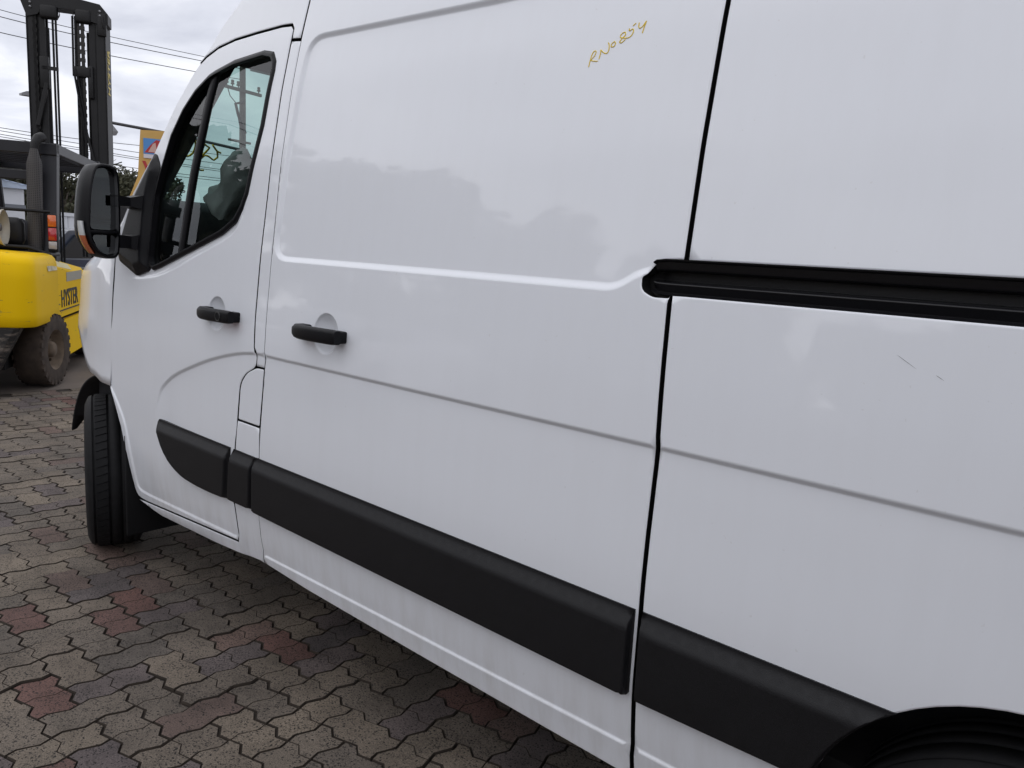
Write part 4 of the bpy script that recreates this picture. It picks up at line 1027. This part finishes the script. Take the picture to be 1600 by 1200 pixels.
# operator seat seen behind the gas bottle
se = MB(); lpt(se, 1.25, 1.75, -.40, -.88, 1.2, 1.36, bev=.05); lpt(se, 1.12, 1.28, -.42, -.86, 1.30, 1.52, bev=.06); fb(se, 'operator_seat', SEATM)
# mast
MV = .81
_V0 = V_; _l0 = lpt
def V_(u, v, z): return _V0(u, v*MV, z-.09)
def lpt(m, u0, u1, v0, v1, z0, z1, mi=0, bev=0): _l0(m, u0, u1, v0*MV, v1*MV, z0-.09 if z0 > .9 else z0, z1-.09 if z1 > .9 else z1, mi, bev)
def chan(name, v0, v1, u0, u1, z0, z1, open_to, mats=FBLK):
    m = MB(); t_ = .028
    lpt(m, u0, u1, v0, v0+(t_ if v1 > v0 else -t_), z0, z1)
    lpt(m, u0, u0+t_, min(v0, v1), max(v0, v1), z0+.003, z1-.003); lpt(m, u1-t_, u1, min(v0, v1), max(v0, v1), z0+.003, z1-.003)
    return fb(m, name, mats)
UMT = 3.15
chan('outer_mast_channel', 0, -.125, UMT, UMT+.34, .25, 4.10, 0); chan('outer_mast_channel', -1.04, -.91, UMT, UMT+.34, .25, 4.10, 0)
chan('inner_mast_channel', -.118, -.225, UMT+.02, UMT+.18, .4, 4.20, 0); chan('inner_mast_channel', -.905, -.80, UMT+.02, UMT+.18, .4, 4.20, 0)
cb = MB(); cb.loft([[V_(u, v, z) for v, z in ((-1.20, 4.34), (-1.09, 4.14), (-1.02, 3.98), (-.88, 4.02), (-.80, 4.12), (-.30, 4.12), (-.22, 4.02), (-.02, 3.98), (.045, 4.00), (.045, 4.12), (-.06, 4.22), (-.35, 4.25), (-.7, 4.30))] for u in (UMT-.02, UMT+.22)], 0, cap0=True, cap1=True, smooth=False); fb(cb, 'mast_crosshead', FBLK)
for v in (-.06, -.97):
    for z in (4.09, 4.14):
        bo = MB(); bo.lathe([(.014, 0), (.014, .012), (.0001, .014)], V_(UMT-.02, v, z), (-1, 0, 0), 8); fb(bo, 'bolt', HUB)
hk = MB(); lpt(hk, UMT-.03, UMT+.02, -.10, .02, 3.86, 4.12, bev=.01); hk.tube([V_(UMT-.03, -.03, 4.08), V_(UMT-.05, -.02, 4.02), V_(UMT-.03, -.01, 3.95)], .012, 6); fb(hk, 'mast_bracket', FBLK)
for vs_, dr in (((-.86, -.62), 1), ((-.40, -.18), 1)):
    br = MB(); lpt(br, UMT-.04, UMT+.06, vs_[0], vs_[1], 3.98, 4.14, bev=.03); br.lathe([(.06, 0), (.06, .05)], V_(UMT-.03, vs_[1]-.05 if dr and vs_[0] < -.5 else vs_[0]+.05, 4.05), (1, 0, 0), 16); fb(br, 'chain_pulley', FBLK)
for v in (-.755, -.30, -.25):
    m = MB(); z = 1.2; k_ = 0
    while z < 4.04:
        m.box((UMT+.0, -(v+.022 if k_ % 2 else v+.016), z), (UMT+.04, -(v-.022 if k_ % 2 else v-.016), z+.044)); z += .046; k_ += 1
    tag(fb(m, 'lift_chain', CHAIN), kind='stuff')
for v in (-.69, -.65):
    m = MB(); m.tube([V_(UMT-.01, v, z) for z in (1.1, 2.2, 3.2, 4.06)], .0125, 8); fb(m, 'hydraulic_hose', RUBBER)
for v, dv_ in ((-.43, .14), (-.395, .11)):
    m = MB(); m.tube([V_(UMT-.01, v, 4.05), V_(UMT-.01, v-.005, 3.6), V_(UMT-.02, v-.005, 3.45), V_(UMT-.03, v+.05, 3.15), V_(UMT-.03, v+.10, 2.9), V_(UMT-.03, v+dv_, 2.5), V_(UMT-.02, v+dv_, 1.3)], .0125, 8); fb(m, 'hydraulic_hose', RUBBER)
for v in (-.405, -.36):
    m = MB(); m.tube([V_(UMT, v+.02, 3.4), V_(UMT, v+.02, 1.2)], .013, 8); fb(m, 'hydraulic_hose', RUBBER)
for v in (-.82, -.22):
    m = MB(); m.tube([V_(UMT+.1, v, .5), V_(UMT+.1, v, 3.9)], .045, 12); fb(m, 'lift_cylinder', FBLK)
mb2 = MB(); lpt(mb2, UMT-.03, UMT+.03, -.88, -.76, 3.18, 3.55, bev=.01); lpt(mb2, UMT-.03, UMT, -.86, -.635, 3.40, 3.44); fb(mb2, 'hose_bracket', FBLK)
mb2 = MB(); lpt(mb2, UMT-.03, UMT+.03, -.235, -.175, 3.12, 3.50, bev=.01); lpt(mb2, UMT-.03, UMT, -.45, -.19, 3.36, 3.48, bev=.01); fb(mb2, 'hose_bracket', FBLK)
bar('mast_brace', (UMT-.02, -.93, 2.75), (UMT-.02, -.79, 3.25), .03, .05, FBLK); bar('mast_brace', (UMT-.02, -.36, 3.0), (UMT-.02, -.19, 2.35), .03, .03, FBLK)
text_part('HYSTER', .20, Matrix.Translation(V_(UMT+.17, .005, 3.47)) @ SIDE @ Matrix.Rotation(R(90), 4, 'Z'), LETY, 'mast_lettering', FL, squash=.78)
ca = MB(); lpt(ca, UMT+.22, UMT+.30, -1.2, 0.1, .25, .33); lpt(ca, UMT+.22, UMT+.30, -1.2, .1, .8, .88)
fb(ca, 'fork_carriage', FBLK)
for v in (-.9, -.2):
    fk = MB(); lpt(fk, UMT+.30, UMT+.35, v-.06, v+.06, .05, .9); lpt(fk, UMT+.30, UMT+1.4, v-.06, v+.06, .05, .095); fb(fk, 'fork', FBLK)
V_ = _V0; lpt = _l0
# gas bottle lying across the counterweight
gb = empty('gas_bottle', (0, 0, 0), 0, 'cream gas cylinder with flared ring lying on top of the forklift tail', 'gas bottle')
f_ = Vector((math.cos(R(149)), math.sin(R(149)), 0)); r_ = Vector((math.sin(R(149)), -math.cos(R(149)), 0))
gb.location = Vector((-7.674, 2.473, 1.425)) + f_*.42 + r_*(-.42); gb.rotation_euler = (0, 0, R(149))
CREAM = simple('cream_enamel', (.50, .47, .40), .4, var=.2, vscale=8)
m = MB(); m.lathe([(.0001, .15), (.08, .14), (.135, .10), (.155, .04), (.155, -.01)] + [(.155, .6+.0), (.135, .68), (.0001, .72)], (0, 0, 0), (0, 1, 0), 32); m.v = [(x, y+.10, z) for x, y, z in m.v]
m = MB(); m.lathe([(.0001, .16), (.07, .17), (.125, .20), (.150, .26), (.150, .82), (.12, .90), (.0001, .93)], (0, 0, 0), (0, 1, 0), 32); m.build('cylinder_body', CREAM, gb)
m = MB(); m.lathe([(.120, .20), (.135, .06), (.158, 0), (.166, .004), (.160, .02), (.140, .09), (.126, .21)], (0, 0, 0), (0, 1, 0), 32); m.build('collar_ring', CREAM, gb)
m = MB(); m.lathe([(.02, .16), (.02, .05), (.035, .05), (.035, .03), (.0001, .03)], (0, 0, 0), (0, 1, 0), 12); m.build('valve', HUB, gb)
m = MB(); m.box((.0, .22, -.19), (.22, .74, -.10), bev=.02); m.box((.17, -.10, -.17), (.31, .30, .10), bev=.06); m.tube([(.02, .30, -.16), (.02, -.18, -.17), (.1, -.30, -.22)], .018, 8); m.tube([(-.02, .1, .168), (.1, -.2, .17), (.2, -.32, .17)], .014, 6)
m.v = [tuple(Matrix.Translation((.42, .42, 1.425)) @ Vector(p)) for p in m.v]; fb(m, 'bottle_cradle', FBLK)

# ------------------------------------------------------------------ background
def dir_at(ang, d): return Vector((-math.cos(R(ang))*d, math.sin(R(ang))*d, 0))
# white shed with a pale curved-looking roof and sheet walls
WHT = simple('white_sheet', (.62, .63, .66), .6, var=.08, vscale=1.2); ROOFM = simple('pale_blue_sheet', (.42, .49, .60), .45, var=.25, vscale=2.5); GRYM = simple('grey_trim', (.16, .17, .19), .6)
shed = empty('storage_shed', (-21, 4.6, 0), 0, 'white sheet metal shed with pale blue roof left of the forklift mast', 'shed')
sb = MB(); sb.box((-5, -5.2, 0), (-.05, 1.75, 2.30)); sb.build('wall', GRYM, shed)
for i in range(14):
    for z0, z1 in ((0, 1.85), (1.93, 2.30)):
        m = MB(); m.box((-.05, -5.2+i*.498, z0+.002), (.0, -5.2+i*.498+.485, z1)); m.build('wall_panel', WHT, shed)
m = MB(); m.box((-.05, -5.2, 1.853), (.03, 1.78, 1.927)); m.build('girt', GRYM, shed)
m = MB()
for k_ in range(46):
    y0 = -5.3+k_*.155
    zt = lambda y: 2.36+.62*(1-abs((y+1.9)/3.7))*1.15
    m.add([(.12, y0, zt(y0)), (.12, y0+.15, zt(y0+.15)), (-5, y0+.15, zt(y0+.15)+.35), (-5, y0, zt(y0)+.35), (.12, y0+.0775, zt(y0+.0775)+.03), (-5, y0+.0775, zt(y0+.0775)+.38)], [(0, 4, 5, 3), (4, 1, 2, 5)])
m.prism([(-5.3, 2.30), (1.8, 2.30), (1.8, 2.40), (-1.9, 3.05), (-5.3, 2.42)], lambda a, b, t: (t, a, b), .02, .10, 0)
m.build('roof', ROOFM, shed)
m = MB(); m.box((.10, .55, 2.36), (.14, 1.15, 2.60)); m.build('vent_hatch', DARK, shed)
# sheet fence
fence = empty('sheet_fence', (-19.5, 6.3, 0), 0, 'pale grey sheet metal fence seen between forklift mast and van mirror', 'fence')
for i in range(16):
    m = MB(); P = [(0, 0), (.02, .03), (.02, .14), (0, .17), (0, .30), (.02, .33), (.02, .44), (0, .47)]
    m.loft([[(x, y+i*.475, 0) for x, y in P], [(x, y+i*.475, 1.72) for x, y in P]], 0, closed=False, smooth=False); m.build('fence_sheet', WHT, fence)
m = MB(); m.box((-.03, 0, 1.722), (.05, 7.6, 1.80)); m.build('fence_rail', WHT, fence)
m = MB(); m.box((-.02, 0, 1.64), (-.002, 7.6, 1.72)); m.build('fence_rail', GRYM, fence)

def car(loc, rz, body, label, group=None):
    c = empty('parked_car', loc, rz, label, 'car', group)
    Pb = [(-2.25, .35), (-2.28, .62), (-2.2, .82), (-1.2, .93), (-.55, 1.38), (.4, 1.46), (1.5, 1.42), (2.05, .98), (2.2, .92), (2.24, .4), (1.85, .32), (-1.9, .3)]
    m = MB(); rings = []
    for yy, ins, hs in ((-.86, .05, 0), (-.90, 0, 0), (-.88, 0, 0), (0, 0, 0), (.88, 0, 0), (.90, 0, 0), (.86, .05, 0)):
        rings.append([(x*(1-ins*.3), yy*(1 if z < .95 else .80), z) for x, z in Pb])
    m.loft(rings, 0, cap0=True, cap1=True, smooth=False); b = m.build('body', body, c)
    bv_ = b.modifiers.new('bevel', 'BEVEL'); bv_.width = .05; bv_.segments = 2; bv_.limit_method = 'ANGLE'
    gm = simple('car_window', (.015, .018, .022), .05, coat=1)
    for s_ in (-1, 1):
        for P in ([(-1.0, .99), (-.52, 1.33), (.28, 1.39), (.28, .99)], [(.36, .99), (.36, 1.39), (1.35, 1.36), (1.78, 1.0)]):
            q = MB(); q.prism(P, lambda a, b_, t: (a, t, b_), s_*.70, s_*(.742), 0); q.build('side_window', gm, c)
    q = MB(); q.add([(1.56, -.62, 1.38), (1.56, .62, 1.38), (2.03, .64, 1.02), (2.03, -.64, 1.02)], [(0, 1, 2, 3)]); q.v = [(x+.012, y, z+.012) for x, y, z in q.v]; q.build('rear_window', gm, c)
    q = MB(); q.add([(-.60, -.62, 1.36), (-.60, .62, 1.36), (-1.17, .66, .955), (-1.17, -.66, .955)], [(0, 1, 2, 3)]); q.v = [(x-.012, y, z+.012) for x, y, z in q.v]; q.build('windscreen', gm, c)
    for x in (-1.4, 1.35):
        for s_ in (-1, 1):
            q = MB(); q.lathe([(.0001, -.1), (.2, -.1), (.31, -.08), (.32, -.05), (.32, .08), (.0001, .1)], (x, s_*.80, .32), (0, s_, 0), 20); q.build('wheel', TYREM, c)
    for s_ in (-1, 1):
        q = MB(); q.box((2.18, s_*.72-.14, .72), (2.26, s_*.72+.14, .88), bev=.02); q.build('tail_light', simple('car_tail_red', (.35, .01, .01), .2), c)
    q = MB(); q.box((2.2, -.85, .42), (2.34, .85, .62), bev=.04); q.build('rear_bumper', simple('bumper_grey', (.10, .10, .105), .5), c)
    return c
CW = simple('white_car_paint', (.72, .72, .74), .25, coat=1); CS = simple('silver_car_paint', (.30, .31, .33), .3, metal=.5, coat=1); CR_ = simple('maroon_car_paint', (.06, .012, .014), .3, coat=1); CN = simple('navy_car_paint', (.03, .04, .07), .3, coat=1)
car((-14.6, 5.6, 0), R(-62), CN, 'dark blue car parked before the pale sheet fence')
car((-16.9, 7.4, 0), R(15), CS, 'silver car parked by the sheet fence beyond the van nose')
car((-8.6, -4.6, 0), R(78), CW, 'white car parked in the yard opposite the van front door')

car((2.05, -1.32, 0), 0, CR_, 'added dark maroon tall wagon, out of view, shading the lower van side').scale = (1.05, 1, 1.36)  # added behind the camera, raised and set close to darken the van's lower right
car((6.4, -2.5, 0), 0, CS, 'added silver car, out of view, in line behind the maroon wagon')  # unseen car, added only for reflections and shade on the van
# pylon sign
SGY = simple('sign_yellow', (.60, .36, .10), .6, var=.1, vscale=1.5); SGR = simple('sign_red', (.42, .03, .03), .5); SGB = simple('sign_blue', (.08, .25, .55), .5); SGW = simple('sign_white', (.65, .60, .62), .5); SGP = simple('sign_pale_pink', (.60, .38, .32), .6)
sign = empty('pylon_sign', (-23.86, 10.33, 0), 0, 'tall yellow pylon sign with picture panel and red letters beyond the van', 'sign')
sdir = Vector((.40, .916, 0)); ang = math.atan2(sdir.y, sdir.x); sign.rotation_euler = (0, 0, ang)
# local x runs along the face to the right, local -y faces the yard
m = MB(); m.prism([(0, 4.43), (1.10, 4.49), (.95, 3.4), (.30, 2.5), (.05, 1.8), (.05, 0), (-.75, 0), (-.75, 1.6), (-.30, 2.55), (-.09, 3.1)], lambda a, b, t: (a, t, b), 0, .35, 0); m.build('panel', SGY, sign)
m = MB(); m.box((.075, -.03, 3.76), (.62, -.002, 4.21)); PB = m.build('picture_panel', SGB, sign)
m = MB(); m.prism([(.10, 3.80), (.60, 3.80), (.60, 4.16), (.42, 4.18), (.26, 4.02)], lambda a, b, t: (a, t, b), -.036, -.0305); m.build('picture_shape', SGR, PB)
m = MB(); m.prism([(.20, 3.82), (.44, 3.82), (.40, 4.10), (.33, 4.06)], lambda a, b, t: (a, t, b), -.042, -.0365); m.build('picture_shape', SGP, PB)
m = MB(); m.box((.075, -.033, 3.64), (.62, -.002, 3.755)); m.build('picture_panel', SGW, sign)
m = MB(); m.box((.74, -.03, 3.76), (1.05, -.002, 4.25)); m.build('picture_panel', SGB, sign)
text_part('W', .72, Matrix.Translation((.42, -.012, 3.27)) @ Matrix(((1, 0, 0, 0), (0, 0, -1, 0), (0, 1, 0, 0), (0, 0, 0, 1))), SGR, 'lettering', sign, .004)

# power pole and lines
WOOD = simple('pole_timber', (.13, .11, .10), .9, var=.3, vscale=2); WIRE = simple('power_cable', (.03, .03, .035), .6); CER = simple('insulator', (.10, .07, .06), .3)
A = Vector((-36.5, 20.8, 0)); Bd = Vector((-34, 9.7, 0))-A
pole = empty('utility_pole', A, math.atan2(Bd.y, Bd.x), 'tall timber power pole seen through the van door window', 'utility pole')
m = MB(); m.tube([(0, 0, 0), (0, 0, 5), (0, 0, 10.6)], [.19, .165, .14], 14); m.build('pole', WOOD, pole)
m = MB(); m.box((-1.0, .14, 8.52), (1.25, .26, 8.66)); X1 = m.build('crossarm', WOOD, pole)
m = MB(); m.box((-1.1, .14, 9.7), (1.3, .26, 9.84)); X2 = m.build('crossarm', WOOD, pole)
for xa, z0, P_ in ((-.85, 8.66, X1), (.45, 8.66, X1), (.8, 8.66, X1), (1.15, 8.66, X1), (-.9, 9.84, X2), (.5, 9.84, X2), (1.1, 9.84, X2)):
    m = MB(); m.lathe([(.03, 0), (.03, .1), (.09, .1), (.09, .16), (.05, .18), (.08, .22), (.07, .3), (.0001, .32)], (xa, .2, z0), (0, 0, 1), 10); m.build('insulator', CER, P_)
m = MB(); m.tube([(.0, .2, 6.6), (.45, .2, 7.4), (.62, .2, 7.9), (.30, .2, 8.0), (.05, .2, 8.1)], .07, 8); m.build('cable_riser', WIRE, pole)
m = MB(); m.tube([(.1, .22, 6.3), (.35, .2, 7.0), (.5, .2, 7.6)], .05, 8); m.build('cable_riser', WIRE, pole)
m = MB(); m.tube([(.55, .2, 7.9), (.95, .2, 8.2), (1.2, .2, 8.8)], .022, 6); m.build('jumper_cable', WIRE, pole)
m = MB(); m.box((-.35, .1, 6.12), (1.0, .2, 6.22)); m.build('lower_arm', WOOD, pole)
wires = [('topmost', [9.12, 9.19, 9.32, 9.64], 9.86), ('second', [8.88, 8.96, 9.10, 9.43], 9.65), ('third', [8.32, 8.45, 8.57, 8.90], 9.15), ('fourth', [4.97, 5.00, 5.09, 5.20], 5.45), ('fifth', [4.87, 4.85, 4.88, 4.87], 5.0), ('sixth', [4.75, 4.70, 4.68, 4.65], 4.72), ('seventh', [4.66, 4.62, 4.60, 4.57], 4.63), ('eighth', [4.28, 4.24, 4.21, 4.19], 4.3), ('lowest', [4.02, 4.00, 4.0, 4.04], 4.2)]
for i, (nm, zs_, zA) in enumerate(wires):
    tt = [1.0, .814, .625, .24 if i < 3 else .50]
    pts = [(0.0, zA)] + sorted(zip(tt, zs_)) + [(1.35, zs_[0]+.02), (2.0, zs_[0]+.5), (3.0, zs_[0]+1.6)]
    c = np.polyfit([p[0] for p in pts], [p[1] for p in pts], 3)
    ts = np.linspace(0, 3.0, 60); kz = np.interp(ts, [p[0] for p in pts], [p[1] for p in pts])
    kk = np.array([.25, .5, .25]); 
    for _ in range(6): kz[1:-1] = np.convolve(kz, kk, 'valid')
    m = MB(); m.tube([A+Bd*t+Vector((0, 0, z)) for t, z in zip(ts, kz)], .016 if i in (1, 2) else .013, 5)
    tag(m.build('power_line', WIRE), f'{nm} of the thin power lines sagging across the sky beyond the forklift mast', 'power line', 'power lines across the sky')
# street light
sl = empty('street_light', (-26.2, 14.8, 0), 0, 'grey street light arm reaching over the yellow pylon sign', 'street light'); GAL = simple('galvanised_steel', (.22, .22, .23), .5)
m = MB(); m.tube([(0, 0, 0), (0, 0, 4.6)], [.09, .07], 10); m.build('pole', GAL, sl)
L0 = Vector((-27.9, 11.01, 5.02))-Vector((-26.2, 14.8, 0)); m = MB(); m.tube([(0, 0, 4.58), L0*.5+Vector((0, 0, 2.34)), L0], .05, 8); m.build('arm', simple('dark_steel', (.05, .05, .055), .5), sl)
m = MB(); m.loft([[tuple(L0+Vector((a*s_*.5, b*s_, -c))) for a, b in ((-.2, -.3), (.2, -.3), (.2, .3), (-.2, .3))] for c, s_ in ((.0, .3), (.12, .6), (.28, 1.0), (.40, .8))], 0, cap0=True, cap1=True, smooth=False); m.build('lamp_head', GAL, sl)
fo_ = empty('flood_light', (-28.9, 9.1, 0), 0, 'small yard flood light on a pole left of the forklift mast', 'flood light')
m = MB(); m.tube([(-.3, .30, 0), (-.3, .30, 5.6)], .06, 8); m.build('pole', GAL, fo_)
m = MB(); m.loft([[(x, y*s_-.1, z) for x, y in ((-.12, -.22), (.12, -.22), (.12, .1), (-.12, .1))] for z, s_ in ((5.55, 1.0), (5.61, 1.0), (5.69, .3))], 0, cap0=True, cap1=True, smooth=False); m.build('lamp_head', GAL, fo_)

# trees
def leaf_mat(name, c0, c1):
    m, t, p = mat(name); g = N(t, 'ShaderNodeNewGeometry'); r = N(t, 'ShaderNodeMix', data_type='RGBA'); r.inputs[6].default_value = (*c0, 1); r.inputs[7].default_value = (*c1, 1)
    t.links.new(g.outputs['Random Per Island'], r.inputs[0]); t.links.new(r.outputs[2], p.inputs['Base Color']); p.inputs['Roughness'].default_value = .7; return m
LEAF = leaf_mat('gum_leaves', (.045, .052, .030), (.11, .108, .062)); LEAF2 = leaf_mat('dark_leaves', (.028, .032, .018), (.08, .08, .045)); BARK = simple('bark', (.09, .075, .06), .9, var=.3, vscale=4)
def tree(loc, h, rad, label, lm, n=5200, seed=1, zlo=.32, leaf=.13, group='trees beyond the yard', cat='tree'):
    rg = random.Random(seed); t = empty('tree', loc, 0, label, cat, group)
    m = MB(); m.tube([(0, 0, 0), (rg.uniform(-.2, .2), rg.uniform(-.2, .2), h*.35), (rg.uniform(-.3, .3), rg.uniform(-.3, .3), h*.62)], [h*.03, h*.022, h*.012], 8)
    cl = []
    for k_ in range(22):
        a = rg.uniform(0, 2*math.pi); zz = rg.uniform(zlo, .92); rr = rad*math.sqrt(rg.random())*(1-.55*abs(zz-.58)/.4)
        c_ = Vector((rr*math.cos(a), rr*math.sin(a), h*zz)); cl.append((c_, rad*rg.uniform(.22, .42)))
        m.tube([(0, 0, h*min(.6, zz*.6)), c_*.55+Vector((0, 0, h*zz*.38)), c_], [h*.011, h*.007, h*.003], 5)
    m.build('trunk', BARK, t)
    vs = []; fs = []
    for _ in range(n):
        c_, r0 = rg.choice(cl); d = Vector((rg.gauss(0, 1), rg.gauss(0, 1), rg.gauss(0, .75))).normalized()*r0*rg.random()**.45
        p_ = c_+d; a = Vector((rg.gauss(0, 1), rg.gauss(0, 1), rg.gauss(0, 1))).normalized(); b = a.orthogonal().normalized(); s_ = leaf*rg.uniform(.6, 1.4)
        k_ = len(vs); vs += [p_-a*s_-b*s_*.45, p_+a*s_-b*s_*.45, p_+a*s_*1.1+b*s_*.45, p_-a*s_+b*s_*.45]; fs.append((k_, k_+1, k_+2, k_+3))
    me = bpy.data.meshes.new('crown'); me.from_pydata([tuple(v) for v in vs], [], fs); link('crown', me, lm, t); return t
tree(dir_at(18.9, 36.0), 4.1, 2.2, 'dark bushy tree seen between the forklift leg and the van mirror', LEAF2, 7000, 3, .12, .07)
tree(dir_at(18.2, 44), 4.4, 2.6, 'dark tree behind the forklift exhaust stack', LEAF2, 8000, 13, .15, .085)
tree(dir_at(22.2, 42), 4.3, 2.2, 'low olive tree between the van mirror and yellow sign', LEAF, 9000, 4, .12, .075)
tree(dir_at(23.9, 45), 4.3, 2.4, 'dark tree behind the foot of the yellow sign', LEAF2, 8000, 9, .12, .085)
tree(dir_at(15.6, 42), 5.0, 3.0, 'olive tree rising behind the pale blue shed roof', LEAF, 9000, 6, .15, .09)
for i, (x, y, h, r0) in enumerate([(-31, -13.5, 11.0, 5.2), (-25, -17.5, 9.6, 5.0), (-18, -20, 8.0, 4.6), (-38, -12, 10, 4.5), (-12.5, -23, 6.5, 4.5), (-5, -24, 6.0, 4.5), (4, -25, 6.5, 5.0)]):
    tree(Vector((x, y, 0)), h, r0, ['tall gum tree standing across the yard', 'broad gum tree across the yard', 'round gum tree across the yard', 'slender gum tree across the yard at far end', 'mid green gum tree across the yard', 'low spreading gum tree across the yard', 'bushy gum tree across the yard near the gate'][i], LEAF, 5200, 20+i, .06, .34, 'trees across the yard')
